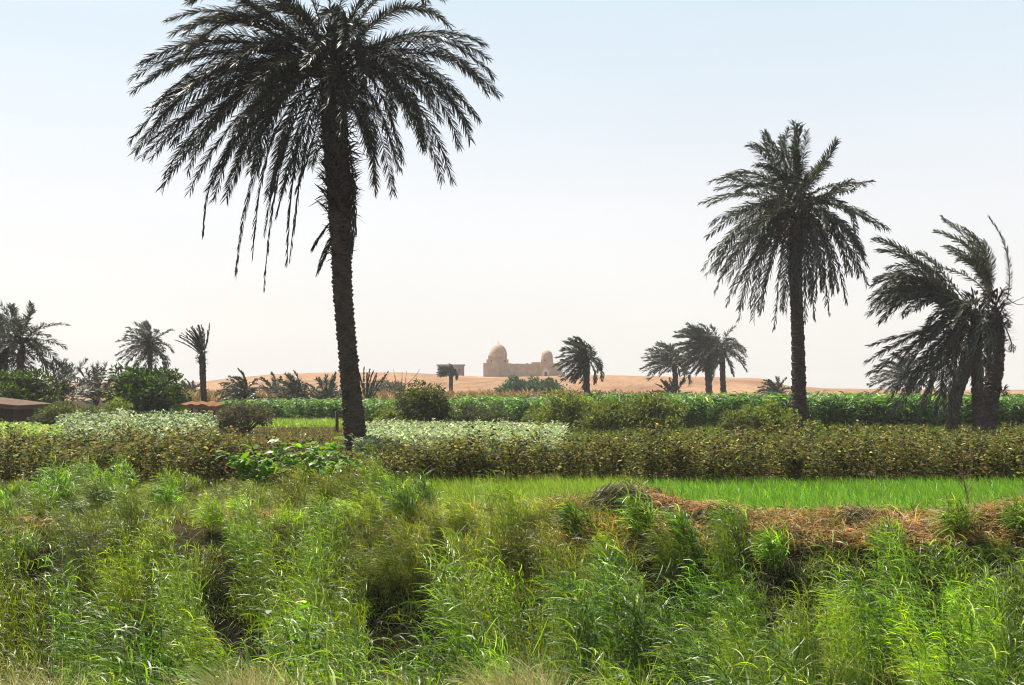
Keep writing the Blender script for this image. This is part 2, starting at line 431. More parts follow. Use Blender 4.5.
GREEN = (0.052, 0.060, 0.030)
def make_frond(parent, base, P0, P1, P2, npin, plen, pw, col, spread=1.0, droop=0.5, wind=(-0.25, 0, 0), rach=0.02, start=0.13, name='frond', vee=0.3, segs=2):
    s = Soup()
    ln = np.linalg.norm(P1 - P0) + np.linalg.norm(P2 - P1)
    C = bez(P0, P1, P2, 14)
    rad = np.linspace(rach, rach * 0.25, 14)
    V, f = tube(C, rad, 4)
    s.add(V, f, np.array(col) * (1.7, 1.4, 1.0))
    t = np.linspace(start, 0.995, npin)
    t = np.concatenate([t, t + 0.4 / npin]); sd = np.concatenate([np.ones(npin), -np.ones(npin)])
    t = np.clip(t + R.normal(0, 0.3 / npin, t.shape), start, 1.0)[:, None]
    P = (1 - t) ** 2 * P0 + 2 * t * (1 - t) * P1 + t * t * P2
    T = nrm(2 * (1 - t) * (P1 - P0) + 2 * t * (P2 - P1))
    up = np.array((0, 0, 1.0)) + R.normal(0, 0.35, 3)
    S = nrm(np.cross(T, up)); N = np.cross(S, T)
    u = (t - start) / (1 - start)
    A = np.radians(62 - 38 * u) * spread
    roll = R.normal(0, 0.2)
    D = T * np.cos(A) + (S * sd[:, None]) * np.sin(A) + N * (vee + 0.5 * R.uniform(-1, 1, (len(t), 1)) * spread)
    L = plen * (0.35 + 0.65 * np.sin(np.pi * (0.15 + 0.72 * u[:, 0])) ** 0.8) * R.uniform(0.8, 1.15, len(t))
    s.strips(blades(P, D, L, pw, segs, droop, wind, 0.5, 'leaf'), jit(col, len(t), 0.25, 0.07))
    return s.build(name, M_PALM, parent, loc=base)

def palm_trunk(parent, base, pts, rad, seg_h=0.16, bump=0.3, col=(0.075, 0.058, 0.045), name='trunk', n=26):
    pts = np.array(pts, float)
    d = np.concatenate([[0], np.cumsum(np.linalg.norm(np.diff(pts, axis=0), axis=1))])
    m = max(20, int(d[-1] / seg_h * 5))
    q = np.linspace(0, d[-1], m)
    # smooth interpolation
    P = np.stack([np.interp(q, d, pts[:, k]) for k in range(3)], -1)
    kk = max(3, m // 14) | 1
    ker = np.hanning(kk + 2)[1:-1]; ker /= ker.sum()
    Pp = np.pad(P, ((kk // 2, kk // 2), (0, 0)), mode='edge')
    P2 = np.stack([np.convolve(Pp[:, k], ker, 'valid') for k in range(3)], -1)
    P2[0] = P[0]; P = P2
    r = np.interp(q, d, rad) * (1 - 0.6 * sstep(d[-1] - 0.5, d[-1], q))
    T = nrm(np.gradient(P, axis=0))
    A = nrm(np.cross(T, (0.2, 1, 0.1))); B = np.cross(T, A)
    th = np.arange(n) / n * 2 * math.pi
    row = q[:, None] / seg_h; nsc = 9
    ph = th[None, :] * nsc / (2 * math.pi)
    stg = np.abs(((ph + np.floor(row) * 0.5) % 1.0) - 0.5) * 2      # 0 at scale centre
    saw = (row + stg * 0.5) % 1.0
    rr = r[:, None] * (1 + bump * (saw - 0.3) * (0.8 + 0.4 * np.sin(row * 1.7 + th[None] * 3)) + 0.05 * noise(th[None, :] * 2, q[:, None], 0.35, 3))
    V = P[:, None] + rr[..., None] * (np.cos(th)[None, :, None] * A[:, None] + np.sin(th)[None, :, None] * B[:, None])
    i, j = np.meshgrid(np.arange(m - 1), np.arange(n), indexing='ij')
    f = np.stack([i * n + j, i * n + (j + 1) % n, (i + 1) * n + (j + 1) % n, (i + 1) * n + j], -1).reshape(-1, 4)
    c = np.array(col)[None, None] * (0.75 + 0.6 * R.rand(m, n, 1)) * np.ones((m, n, 3))
    s = Soup(); s.add(V.reshape(-1, 3), f, c.reshape(-1, 3))
    return s.build(name, M_BARK, parent, smooth=False, loc=base)

def leaf_boots(parent, base, A, B, rad, N, L, col=(0.07, 0.055, 0.038), down=0.4, name='leaf_bases'):
    """old leaf stubs and fibre round the top of the trunk"""
    s = Soup()
    t = R.rand(N, 1); P = A + (B - A) * t
    a = R.uniform(0, 2 * math.pi, N)
    rr = rad * (0.6 + 0.4 * R.rand(N))
    O = np.stack([np.cos(a), np.sin(a), np.zeros(N)], -1)
    P = P + O * rr[:, None] * 0.7
    D = O * 0.8 + np.array((0, 0, 1.0)) * (R.uniform(-down, 1.2, N))[:, None]
    s.strips(blades(P, D, L * R.uniform(.5, 1.2, N), 0.09 + 0 * a, 2, 0.5, (0, 0, 0), 0.2, 'leaf'), jit(col, N, 0.3, 0.08))
    return s.build(name, M_BARK, parent, loc=base)

def fruit(parent, base, hub, tip, r, col=(0.11, 0.06, 0.03), N=160):
    s = Soup()
    C = bez(hub, hub + (tip - hub) * 0.6 + np.array((0, 0, .35)), tip + np.array((0, 0, r)), 8)
    V, f = tube(C, 0.03, 4); s.add(V, f, (0.15, 0.12, 0.04))
    d = nrm(R.normal(size=(N, 3))); P = tip + d * np.array((r, r, r * 1.35)) * (R.rand(N, 1) ** .4)
    s.strips(blades(P, R.normal(size=(N, 3)) + (0, 0, -0.7), r * .45, r * .22, 2, 0.3), jit(col, N, .3))
    return s.build('fruit_bunch', M_BARK, parent, loc=base)

def auto_fronds(parent, base, hub, n, L, plen, pw, npin, col, wind=0.6, elo=-55, ehi=85, grav=0.9, azr=(0, 360), rad=0.2, pexp=0.9, rach=0.02, droop=0.55, skip=None, name='frond', spread=1.0, segs=2, bunch=0.0):
    for i in range(n):
        u = (i + R.uniform(-.4, .4)) / n; u = min(max(u, 0), 1)
        az = math.radians(azr[0] + ((i * 137.5 + R.uniform(-14, 14)) % 360) / 360 * (azr[1] - azr[0]))
        el = math.radians(ehi + (elo - ehi) * u ** pexp + R.uniform(-7, 7))
        d = np.array((math.cos(el) * math.cos(az), math.cos(el) * math.sin(az), math.sin(el)))
        d = nrm(d + np.array((-wind * 0.35, 0, 0)))
        l = L * R.uniform(0.85, 1.08) * (0.8 + 0.2 * math.cos(el))
        P0 = hub + d * np.array((rad, rad, 0)) + np.array((0, 0, -0.5 * rad * u * 3))
        P1 = P0 + d * l * 0.52
        g_ = grav * (0.5 + 0.7 * u)
        P2 = P1 + nrm(d * 0.8 + np.array((-wind, 0, -g_)) + R.normal(0, 0.12, 3)) * l * 0.5
        make_frond(parent, base, P0, P1, P2, npin, plen, pw, np.array(col) * math.exp(R.normal(0, .12)), spread, droop, (-wind * 0.6, 0, 0), rach, name=name, segs=segs)

def hero_fronds(parent, base, hub_px, Y, lst, L, plen, pw, npin, col, rach=0.028, hubr=0.35, droop=0.5, windp=-0.2, both=False):
    sgn = 1
    for it in lst:
        (cx, cy_, tx, ty) = it[:4]
        kw = it[4] if len(it) > 4 else {}
        hub = pt(hub_px[0] + R.uniform(-5, 5), hub_px[1] + R.uniform(-12, 14), Y)
        a = pt(tx, ty, Y); l2 = np.linalg.norm(a - pt(*hub_px, Y))
        dz = kw.get('dz'); 
        if dz is None:
            sgn = -sgn
            dz = sgn * math.sqrt(max(0.5, L * L * 0.8 - l2 * l2)) * 0.55
        P1 = pt(cx, cy_, Y + dz * 0.5); P2 = pt(tx, ty, Y + dz)
        d = nrm(P1 - hub)
        P0 = hub + d * np.array((hubr, hubr, 0))
        if 'p0' in kw: P0 = pt(*kw['p0'], Y + dz * .2)
        make_frond(parent, base, P0, P1, P2, int(npin * kw.get('n', 1)), plen * kw.get('pl', 1), pw, np.array(kw.get('col', col)) * math.exp(R.normal(0, .1)),
                   kw.get('sp', 0.95), kw.get('dr', droop), (windp, 0, 0), rach, start=kw.get('st', 0.13), name=kw.get('name', 'frond'), vee=kw.get('vee', 0.1))

# ---- the large near palm
YA = 40.6
mA = YA / F
tp = [pt(357, 458, YA), pt(352, 400, YA), pt(347, 345, YA), pt(342.5, 290, YA), pt(341, 240, YA), pt(338, 180, YA), pt(334, 120, YA), pt(331, 62, YA)]
tp[0][2] = -0.1
pA = empty('date_palm', tuple(tp[0]), 'tallest nearest date palm with a huge dark crown cut by the top of the photo', 'palm tree', 'date palms with tall bare trunks')
bA = tp[0]
palm_trunk(pA, bA, tp, np.array([11.5, 9.2, 8.8, 9.0, 9.8, 11.5, 12, 10]) * mA, 0.15, 0.32)
leaf_boots(pA, bA, pt(339, 215, YA), pt(331, 30, YA), 0.58, 900, 0.6)
leaf_boots(pA, bA, pt(341, 262, YA), pt(338, 190, YA), 0.44, 200, 0.32, name='leaf_bases')
GA = (0.05, 0.052, 0.028)
H = (330, 66)
LA = [(240, -15, 169, 21), (245, -8, 172, 34), (232, 5, 131, 80), (226, 22, 133, 91), (238, -2, 140, 66), (212, 35, 131, 140), (220, 45, 135, 152), (232, 60, 143, 156),
      (227, 72, 162, 188), (240, 62, 175, 170), (243, 85, 190, 190), (236, 35, 150, 110), (236, 20, 152, 128), (262, 92, 234, 172), (250, 96, 210, 188), (258, 60, 195, 150),
      (240, 45, 170, 140), (262, 80, 222, 165), (270, 96, 250, 172), (286, 108, 268, 196), (295, 120, 283, 190), (225, -30, 190, 2), (220, -25, 200, -18), (262, -50, 225, -30),
      (255, -20, 185, 50), (250, 10, 160, 100), (275, 10, 205, 100), (270, 30, 215, 125),
      (375, 82, 393, 193), (383, 70, 402, 160), (418, 62, 452, 181), (412, 66, 425, 146), (425, 50, 478, 118), (442, 28, 497, 94), (430, 12, 486, 58), (425, 0, 492, 76),
      (395, -25, 448, 24), (385, -45, 442, -2), (395, 20, 462, 98), (400, 35, 440, 120), (388, 50, 410, 125), (372, -40, 415, -38), (360, 90, 372, 150), (440, 40, 470, 140),
      (330, -60, 318, -90), (345, -60, 380, -70), (300, -50, 262, -72), (370, -30, 430, -55), (300, -20, 235, -12), (285, -30, 210, 20)]
LA = LA + [(a + R.uniform(-14, 10), b + R.uniform(-6, 16), c + R.uniform(2, 24) * (1 if c < 330 else -1), d + R.uniform(-16, 10)) for a, b, c, d in LA if c > 0 and d > -30]
hero_fronds(pA, bA, H, YA, LA, 6.2, 0.48, 0.032, 160, GA)
# hanging dead leaves, folded narrow
DEADC = (0.045, 0.036, 0.024)
dead = dict(pl=.85, sp=.36, dr=.9, n=.9, st=.34, name='dead_frond', col=DEADC)
HD = [(205, 120, 203, 232, 0), (250, 120, 236, 273, 0), (275, 130, 264, 286, 0), (262, 110, 253, 254, 0), (280, 120, 265, 233, 0), (292, 130, 287, 264, 0), (302, 140, 290, 256, 0), (300, 125, 277, 214, 0),
      (312, 150, 297, 190, 0), (350, 150, 356, 232, 0), (362, 160, 352, 250, 0)]
hero_fronds(pA, bA, (326, 100), YA, [(a, b, c, d, dead) for a, b, c, d, _ in HD], 4.2, 0.46, 0.036, 60, GA)
hero_fronds(pA, bA, (338, 200), YA, [(326, 226, 315, 246, dict(dead, p0=(338, 212))), (330, 236, 319, 270, dict(dead, p0=(340, 225))), (360, 170, 348, 262, dict(dead, p0=(345, 150)))], 2, 0.46, 0.036, 40, GA)
# fronds towards and away from the camera
for i in range(18):
    az = math.radians((-90 if i % 3 else 90) + R.uniform(-48, 48)); el = math.radians(R.uniform(-20, 65))
    d = np.array((math.cos(el) * math.cos(az), math.cos(el) * math.sin(az), math.sin(el)))
    hub = pt(330, 70, YA); P0 = hub + d * 0.3; P1 = P0 + d * 2.6
    P2 = P1 + nrm(d * .7 + np.array((-.3, 0, -1.1))) * 2.6
    make_frond(pA, bA, P0, P1, P2, 150, 0.48, 0.032, GA, 0.95, 0.5, (-.2, 0, 0), 0.028)

# ---- the right mid palm
YP = 63.0
z7 = lambda x, y: (680 + x / 2.0147, 110 + y / 2.0147)
mB = YP / F
tp = [pt(799.5, 436, YP), pt(799, 395, YP), pt(798, 340, YP), pt(796, 290, YP), pt(796, 250, YP), pt(798, 215, YP)]
tp[0][2] = -0.1
pB = empty('date_palm', tuple(tp[0]), 'shaggy round-headed date palm standing alone right of centre, straight bare trunk', 'palm tree', 'date palms with tall bare trunks')
bB = tp[0]
palm_trunk(pB, bB, tp, np.array([7.2, 6.6, 6.0, 5.6, 6.0, 6]) * mB, 0.19, 0.3)
leaf_boots(pB, bB, pt(796, 262, YP), pt(799, 190, YP), 0.6, 420, 0.5)
HB = (798, 205)
LBz = [(225, 90, 245, 35), (200, 80, 205, 55), (195, 85, 150, 70), (180, 90, 140, 72), (160, 110, 60, 145), (180, 110, 95, 130), (150, 140, 42, 188), (165, 135, 75, 160), (150, 170, 55, 255),
       (170, 175, 85, 225), (130, 190, 48, 318), (120, 220, 55, 330), (140, 210, 70, 365), (150, 215, 95, 390), (160, 225, 118, 422), (175, 235, 140, 395), (190, 240, 160, 405), (205, 245, 190, 438), (215, 260, 205, 400),
       (150, 200, 60, 290), (165, 205, 80, 340), (180, 215, 108, 370), (230, 265, 222, 370), (175, 120, 110, 170), (200, 110, 150, 110), (215, 100, 180, 60),
       (275, 140, 318, 66), (262, 110, 300, 110), (300, 145, 385, 145), (300, 165, 350, 160), (340, 180, 418, 240), (320, 190, 385, 225), (330, 220, 376, 350), (320, 230, 345, 330), (310, 240, 335, 385), (300, 240, 318, 360),
       (285, 245, 300, 410), (275, 250, 285, 360), (262, 250, 262, 385), (258, 280, 270, 420), (325, 200, 375, 310), (250, 90, 255, 45), (245, 120, 225, 75), (340, 210, 370, 290)]
LBz = LBz + [(a + R.uniform(-10, 10), b + R.uniform(-6, 20), c + R.uniform(2, 30) * (1 if c < 240 else -1), d + R.uniform(-30, 10)) for a, b, c, d in LBz]
hero_fronds(pB, bB, HB, YP, [(*z7(a, b), *z7(c, d)) for a, b, c, d in LBz], 5.6, 0.5, 0.055, 76, (0.10, 0.112, 0.07), 0.03, 0.3, 0.7, -0.3)  # pale leaf colour holds the highlights and haze of this crown
for i in range(16):
    az = math.radians((-90 if i % 3 else 90) + R.uniform(-50, 50)); el = math.radians(R.uniform(-25, 60))
    d = np.array((math.cos(el) * math.cos(az), math.cos(el) * math.sin(az), math.sin(el)))
    hub = pt(798, 208, YP); P0 = hub + d * 0.3; P1 = P0 + d * 2.4
    P2 = P1 + nrm(d * .6 + np.array((-.3, 0, -1.2))) * 2.6
    make_frond(pB, bB, P0, P1, P2, 60, 0.5, 0.075, (0.10, 0.112, 0.07), 0.9, 0.6, (-.2, 0, 0), 0.03)
fruit(pB, bB, pt(799, 205, YP), pt(826, 226, YP - 0.6), 0.45)
fruit(pB, bB, pt(799, 205, YP), pt(783, 236, YP - 0.9), 0.4)

# ---- three palms leaning together at the right edge
YC = 58.0; mC = YC / F
za = lambda x, y: (860 + x / 5.707, 210 + y / 5.707)
zc = lambda x, y: (860 + x / 5.707, 330 + y / 5.707)
CW = (0.10, 0.112, 0.07)  # lighter than the near palm: highlights and haze put into the colour
# front one, big windswept head
tp = [pt(979, 440, YC), pt(978, 400, YC), pt(977, 360, YC), pt(976, 330, YC), pt(976, 308, YC)]; tp[0][2] = -0.1
pC = empty('date_palm', tuple(tp[0]), 'middle trunk of the windblown palm clump at right, wide head streaming left', 'palm tree', 'date palms with tall bare trunks')
bC = tp[0]
palm_trunk(pC, bC, tp, np.array([6.6, 5.6, 5.3, 5, 5]) * mC, 0.18, 0.3)
leaf_boots(pC, bC, pt(977, 345, YC), pt(976, 294, YC), 0.6, 420, 0.5)
L1 = [(300, 190, 80, 175), (330, 230, 110, 235), (250, 270, 90, 400), (260, 300, 60, 545), (280, 320, 90, 560), (300, 340, 110, 640), (350, 330, 130, 480), (360, 380, 150, 520), (330, 260, 160, 330),
      (380, 250, 220, 260), (300, 360, 45, 600), (420, 330, 220, 420), (420, 420, 250, 600), (300, 300, 60, 500), (340, 300, 85, 470), (430, 300, 300, 300), (380, 350, 180, 590), (320, 280, 75, 430), (300, 330, 70, 580)]
L2 = [(330, 20, 50, 250), (370, 30, 90, 240), (350, 60, 170, 400), (380, 100, 185, 480), (400, 110, 240, 440), (430, 120, 335, 530), (450, 130, 370, 450), (380, 30, 230, 200), (420, 60, 300, 300),
      (340, 10, 40, 180), (460, 110, 440, 510), (440, 90, 350, 330), (480, 120, 470, 420), (500, 150, 500, 530), (510, 160, 530, 500), (350, 0, 110, 130), (390, 60, 260, 330), (470, 80, 410, 300), (300, 0, 60, 90)]
lst = [(*za(a, b), *za(c, d)) for a, b, c, d in L1] + [(*zc(a, b), *zc(c, d)) for a, b, c, d in L2]
lst = lst + [(a + R.uniform(-6, 6), b + R.uniform(-8, 8), c + R.uniform(2, 20), d + R.uniform(-10, 10)) for a, b, c, d in lst[:len(L1)]]
hero_fronds(pC, bC, (972, 318), YC, lst, 5.4, 0.46, 0.055, 76, CW, 0.03, 0.3, 0.5, -0.5)
for i in range(14):
    az = math.radians(-120 + R.uniform(-50, 40)); el = math.radians(R.uniform(-40, 40))
    d = np.array((math.cos(el) * math.cos(az), math.cos(el) * math.sin(az), math.sin(el)))
    hub = pt(976, 315, YC); P0 = hub + d * 0.3; P1 = P0 + d * 1.9
    P2 = P1 + nrm(d * .4 + np.array((-.5, 0, -1.2))) * 2.2
    make_frond(pC, bC, P0, P1, P2, 60, 0.45, 0.07, CW, 0.8, 0.6, (-.4, 0, 0), 0.03)
# right one, thicker, upright plume and one bare rib
tp = [pt(989, 438, YC + 2.5), pt(991, 400, YC + 2.5), pt(995, 365, YC + 2.5), pt(996, 335, YC + 2.5), pt(995, 305, YC + 2.5)]; tp[0][2] = -0.1
pD = empty('date_palm', tuple(tp[0]), 'rightmost thick palm of the windblown clump, with fruit bunch and tall lone frond', 'palm tree', 'date palms with tall bare trunks')
bD = tp[0]
palm_trunk(pD, bD, tp, np.array([6.5, 7.2, 8.4, 8.0, 5]) * mC, 0.22, 0.34)
leaf_boots(pD, bD, pt(996, 350, YC + 2.5), pt(995, 292, YC + 2.5), 0.55, 420, 0.6)
leaf_boots(pD, bD, pt(1000, 396, YC + 2.3), pt(1000, 388, YC + 2.3), 0.35, 90, 0.3)
LD = [(760, 200, 470, 45), (740, 230, 480, 60), (720, 180, 430, 125), (700, 200, 440, 120), (690, 230, 480, 210), (710, 260, 500, 225), (760, 230, 600, 110), (770, 250, 640, 140), (700, 280, 560, 290),
      (740, 300, 640, 180), (680, 330, 560, 250), (770, 280, 700, 180), (720, 300, 600, 200), (680, 280, 520, 250), (650, 350, 420, 330)]
hero_fronds(pD, bD, (990, 300), YC + 2.5, [(*za(a, b), *za(c, d)) for a, b, c, d in LD], 5.4, 0.42, 0.06, 56, (0.13, 0.145, 0.10), 0.03, 0.2, 0.3, -0.6)
hero_fronds(pD, bD, (1003, 295), YC + 2.5, [(1016, 250, 989, 218, dict(dz=-.3, sp=.7, pl=.8, st=.05, n=1.5)), (1008, 305, 1024, 297, dict(dz=.3, sp=.2, pl=.3, n=.3)), (1012, 310, 1027, 303, dict(dz=.3, sp=.2, pl=.3, n=.3)), (1004, 320, 1012, 322, dict(dz=.3, sp=.2, pl=.3, n=.3))], 3, 0.42, 0.036, 50, (0.09, 0.09, 0.07), 0.03, 0.1, 0.1, -0.4)
fruit(pD, bD, pt(1000, 318, YC + 2.5), pt(1012, 348, YC + 2.2), 0.17)
fruit(pD, bD, pt(998, 318, YC + 2.5), pt(1009, 324, YC + 2.0), 0.15)
# left leaning one
tp = [pt(950, 436, YC + 4), pt(953, 415, YC + 4), pt(957, 392, YC + 4), pt(966, 365, YC + 4), pt(972, 335, YC + 4)]; tp[0][2] = -0.1
pE = empty('date_palm', tuple(tp[0]), 'leftmost slanting trunk of the windblown palm clump at right', 'palm tree', 'date palms with tall bare trunks')
bE = tp[0]
palm_trunk(pE, bE, tp, np.array([6.2, 5.8, 6.5, 7, 7]) * mC, 0.16, 0.2)
leaf_boots(pE, bE, pt(966, 362, YC + 4), pt(972, 330, YC + 4), 0.45, 120, 0.5)
hero_fronds(pE, bE, (968, 345), YC + 4, [(*zc(a, b), *zc(c, d)) for a, b, c, d in [(560, 120, 450, 500), (540, 130, 430, 420), (500, 60, 300, 280), (480, 40, 260, 300), (620, 150, 560, 400), (640, 150, 640, 380), (560, 60, 400, 200), (520, 90, 340, 420)]], 4.5, 0.42, 0.04, 52, CW, 0.03, 0.2, 0.6, -0.3)

# ---- mid and far palms: (px, trunk base px, hub row, Y, trunk radius m, frond length m, count, wind, elo, ehi, label, fruits)
def far_palm(px_b, px_h, row_h, Y, tr, L, n, wind, elo, ehi, label, group, fr=0, col=(0.10, 0.115, 0.075), grav=0.9, pexp=0.9, name='date_palm', npin=34, pw=None, z0=None, azr=(0, 360), plen=None, pin_spread=1.0, cat='palm tree'):  # default leaf colour lightened to paint in distance haze
    hub = pt(px_h, row_h, Y)
    b0 = np.array((X_at(px_b, Y), Y, gz(0, Y) - 0.1 if z0 is None else z0))
    e = empty(name, tuple(b0), label, cat, group)
    if tr > 0:
        mid = (b0 + hub) / 2 + np.array((X_at(px_h, Y) - X_at(px_b, Y), 0, 0)) * 0.15
        palm_trunk(e, b0, [b0, mid, hub], 0.62 * np.array([tr * 1.15, tr, tr * 1.1]), 0.3, 0.35, n=14)
        leaf_boots(e, b0, hub - np.array((0, 0, 1.0)), hub + np.array((0, 0, .3)), tr * 1.1, 110, 0.45)
    auto_fronds(e, b0, hub, n, L, plen or L * 0.17, pw or max(0.06, Y / F * 1.0), npin, col, wind, elo, ehi, grav, azr, 0.15, pexp, Y / F * 0.3, droop=0.6, segs=2, spread=pin_spread)
    for k in range(fr):
        fruit(e, b0, hub, hub + np.array((R.uniform(-1, 1) * L * .25, -0.4, -L * 0.17 - .3 * k)), L * 0.09, N=60)
    return e, b0, hub

GF = 'palms far off in front of the desert'
far_palm(588, 586, 357, 120, 0.42, 3.0, 44, 0.75, -75, 80, 'windblown palm right of the domed building, fronds swept left over drooping dead ones', GF, 2, npin=44, pexp=1.1)
far_palm(679, 674, 362, 160, 0.45, 4.2, 36, 1.0, -25, 75, 'leaning palm with a low arching head, left of the pair of dark trunks', GF, 0)
far_palm(710, 707, 345, 150, 0.55, 4.2, 60, 1.0, -60, 85, 'dense dark windswept palm, left trunk of the pair before the sand', GF, 3, npin=44)
far_palm(724, 722, 350, 154, 0.5, 3.9, 26, -0.1, -35, 80, 'thin-headed palm with long curling right fronds, right trunk of the pair', GF, 1, grav=1.2)
far_palm(151, 150, 344, 105, 0.3, 2.6, 40, 0.35, -40, 80, 'round dark palm rising behind the dense dark green tree', GF, 3)
far_palm(206, 202, 352, 100, 0.36, 2.5, 26, 0.45, 52, 88, 'palm with stiff upright brush-like fronds above the orange awning', GF, 1, grav=0.12, col=(0.05, 0.05, 0.035), plen=0.22, pin_spread=0.6)
far_palm(20, 21, 338, 80, 0.3, 2.9, 28, 0.0, -35, 85, 'tall loose palm near the left edge with arching right fronds', GF, 2, grav=0.75, npin=44)
far_palm(4, 4, 345, 82, 0.4, 3.1, 50, 0.2, -60, 85, 'dense dark palm cut by the left edge of the photo', GF, 0, npin=44)
far_palm(451, 451, 371.5, 220, 0.5, 2.3, 36, 0.9, -10, 50, 'small hazy palm with a flat left-blown head below the stone hut', GF, 0, z0=-.1, col=(0.08, 0.09, 0.07))
far_palm(918, 906, 376, 130, 0.35, 3.4, 40, 0.5, -50, 80, 'hazy grey palm behind the streaming fronds of the right clump', GF, 0)
GL = 'low young palms without tall trunks'
far_palm(62, 62, 396, 84, 0.25, 2.9, 26, 0.0, 5, 88, 'low palm with upright spread fronds behind the grey-green bushes at left', GL, 0, name='young_palm', grav=0.4)
far_palm(97, 96, 398, 92, 0.22, 2.8, 24, 0.0, 15, 88, 'small brownish-green palm fanning upwards, left of the dense dark tree', GL, 0, name='young_palm', grav=0.3, col=(0.09, 0.1, 0.05))
far_palm(246, 245, 391, 100, 0.2, 2.2, 30, 0.7, -30, 70, 'low windblown palm above the grey thorn bush', GL, 0, name='young_palm')
far_palm(273, 273, 392, 150, 0.25, 2.8, 30, 0.4, -40, 70, 'low bluish palm between the thorn bush and the spiky clumps', GL, 0, name='young_palm', col=(0.055, 0.075, 0.065))
far_palm(300, 300, 401, 110, 0, 3.0, 34, 0.5, 5, 85, 'left spiky trunkless palm clump left of the big trunk', GL, 0, name='young_palm', grav=0.5)
far_palm(326, 328, 402, 108, 0, 2.7, 30, 0.0, 5, 85, 'right spiky trunkless palm clump beside the big trunk', GL, 0, name='young_palm', grav=0.5)
far_palm(367, 367, 402, 100, 0, 3.0, 12, -0.1, 40, 88, 'stiff upright grey fronds just right of the big trunk', GL, 0, name='young_palm', grav=0.1, col=(0.09, 0.09, 0.08), plen=0.25, pin_spread=.5)
far_palm(777, 777, 393, 150, 0.2, 2.6, 34, 0.3, -15, 80, 'low hazy palm tuft left of the lone round-headed palm', GL, 0, name='young_palm')
far_palm(672, 672, 397, 158, 0, 2.6, 30, 0.2, 0, 80, 'low spiky tuft at the foot of the leaning palm', GL, 0, name='young_palm', grav=0.4)
far_palm(191, 191, 394, 160, 0, 2.4, 24, 0.3, 0, 80, 'tiny bluish palm tuft left of the brush-headed palm', GL, 0, name='young_palm', col=(0.055, 0.075, 0.065))

# ------------------------------------------------------------------ bushes and trees
def bush(px, row_top, Y, wpx, label, name='bush', cat='bush', col=(0.05, 0.08, 0.02), n=5000, leaf=0.10, group='bushes between the fields', seed=0, shape=1.0, stems=5, weep=0.3, depth=1.0, lower=0.0, alts=None, elong=2.0, wind=-0.2):
    w = wpx * Y / F; top = pt(px, row_top, Y)[2]; z0 = float(gz(0, Y))
    h = top - z0
    b = np.array((X_at(px, Y), Y, z0 - 0.05))
    e = empty(name, tuple(b), label, cat, group)
    s = Soup()
    nc = max(18, int(n / 110))
    d = nrm(R.normal(size=(nc, 3))); d[:, 2] = np.abs(d[:, 2]) * 1.0 - 0.25 + lower
    rr = 0.55 + 0.42 * R.rand(nc, 1) ** .5
    c = d * rr * np.array((w / 2, w / 2 * depth, h * 0.62)) * (1 + 0.26 * R.normal(size=(nc, 1)))
    c[:, 2] = np.clip(c[:, 2] * shape + h * 0.42, h * 0.08, h * 0.97)
    cr = R.uniform(0.08, 0.22, nc) * min(w, h * 1.3)
    # stems to clumps
    stm = Soup()
    for k in range(min(nc, stems * 5)):
        m = c[k] * np.array((.35, .35, .55))
        V, f = tube(bez(np.array((R.normal(0, .08), R.normal(0, .08), 0)), m, c[k], 6) + b, np.linspace(0.025 * h, 0.006 * h, 6), 5)
        stm.add(V, f, (0.07, 0.05, 0.035))
    stm.build('stem', M_BARK, e, loc=b)
    idx = R.randint(0, nc, n)
    dd = nrm(R.normal(size=(n, 3)))
    P = b + c[idx] + dd * (cr[idx] * (0.35 + 0.65 * R.rand(n) ** .5))[:, None] * np.array((1.15, 1.15, .8))
    P[:, 2] = np.maximum(P[:, 2], b[2] + 0.05)
    D = dd + R.normal(size=(n, 3)) * .5 + np.array((wind, 0, 0.1))
    cl = mixcols([col] + (alts or []), [3] + [1] * len(alts or []), n, 0.28) * (np.exp(R.normal(0, .18, nc))[idx])[:, None]  # alternate leaf colours; the brighter ones paint lit highlights
    s.strips(blades(P, D, leaf * elong * R.uniform(.6, 1.4, n), leaf * R.uniform(.6, 1.2, n), 2, weep, (wind, 0, 0), 0.9), cl)
    s.build('foliage', M_BUSH, e, loc=b)
    return e

DK = (0.035, 0.07, 0.014); OL = (0.12, 0.14, 0.04); YG = (0.19, 0.24, 0.05); GR = (0.09, 0.105, 0.06)
bush(149, 372, 76, 66, 'dense dark green tree with a spiky top behind the pale hedge', 'dense_tree', 'tree', DK, 11000, 0.12, shape=1.1, lower=.1, alts=[(0.1, 0.17, 0.03), (.02, .035, .01)])
bush(18, 374, 74, 60, 'dark green leafy tree over the shed at the left edge', 'leafy_tree', 'tree', (0.045, 0.075, 0.02), 9000, 0.12, lower=.1, alts=[(0.09, 0.13, 0.03)])
bush(62, 401, 62, 46, 'round grey-green bush right of the shed', col=GR, n=4200, leaf=0.07, alts=[OL])
bush(84, 403, 60, 40, 'smaller grey-green bush above the pale hedge', col=GR, n=3000, leaf=0.07, alts=[YG])
bush(112, 398, 66, 34, 'loose yellow-green bush left of the dense dark tree', col=YG, n=2600, leaf=0.07, alts=[OL])
bush(178, 404, 70, 26, 'low dark green shrub at the right foot of the dense tree', col=DK, n=1800, leaf=0.09)
bush(246, 403, 62, 52, 'dark grey thorn bush with bare stems beside the orange awning', 'thorn_bush', 'bush', (0.07, 0.065, 0.045), 4200, 0.055, shape=.8, lower=.25, stems=9)
bush(226, 409, 61, 30, 'lower bare-looking grey bush left of the thorn bush', 'thorn_bush', 'bush', (0.075, 0.065, 0.05), 1600, 0.05, stems=8)
bush(423, 384, 68, 48, 'rounded weeping dark bush beyond the pale crop, right of the big trunk', 'weeping_bush', 'bush', (0.06, 0.075, 0.02), 9000, 0.07, weep=1.1, lower=.05, alts=[YG], elong=3.2)
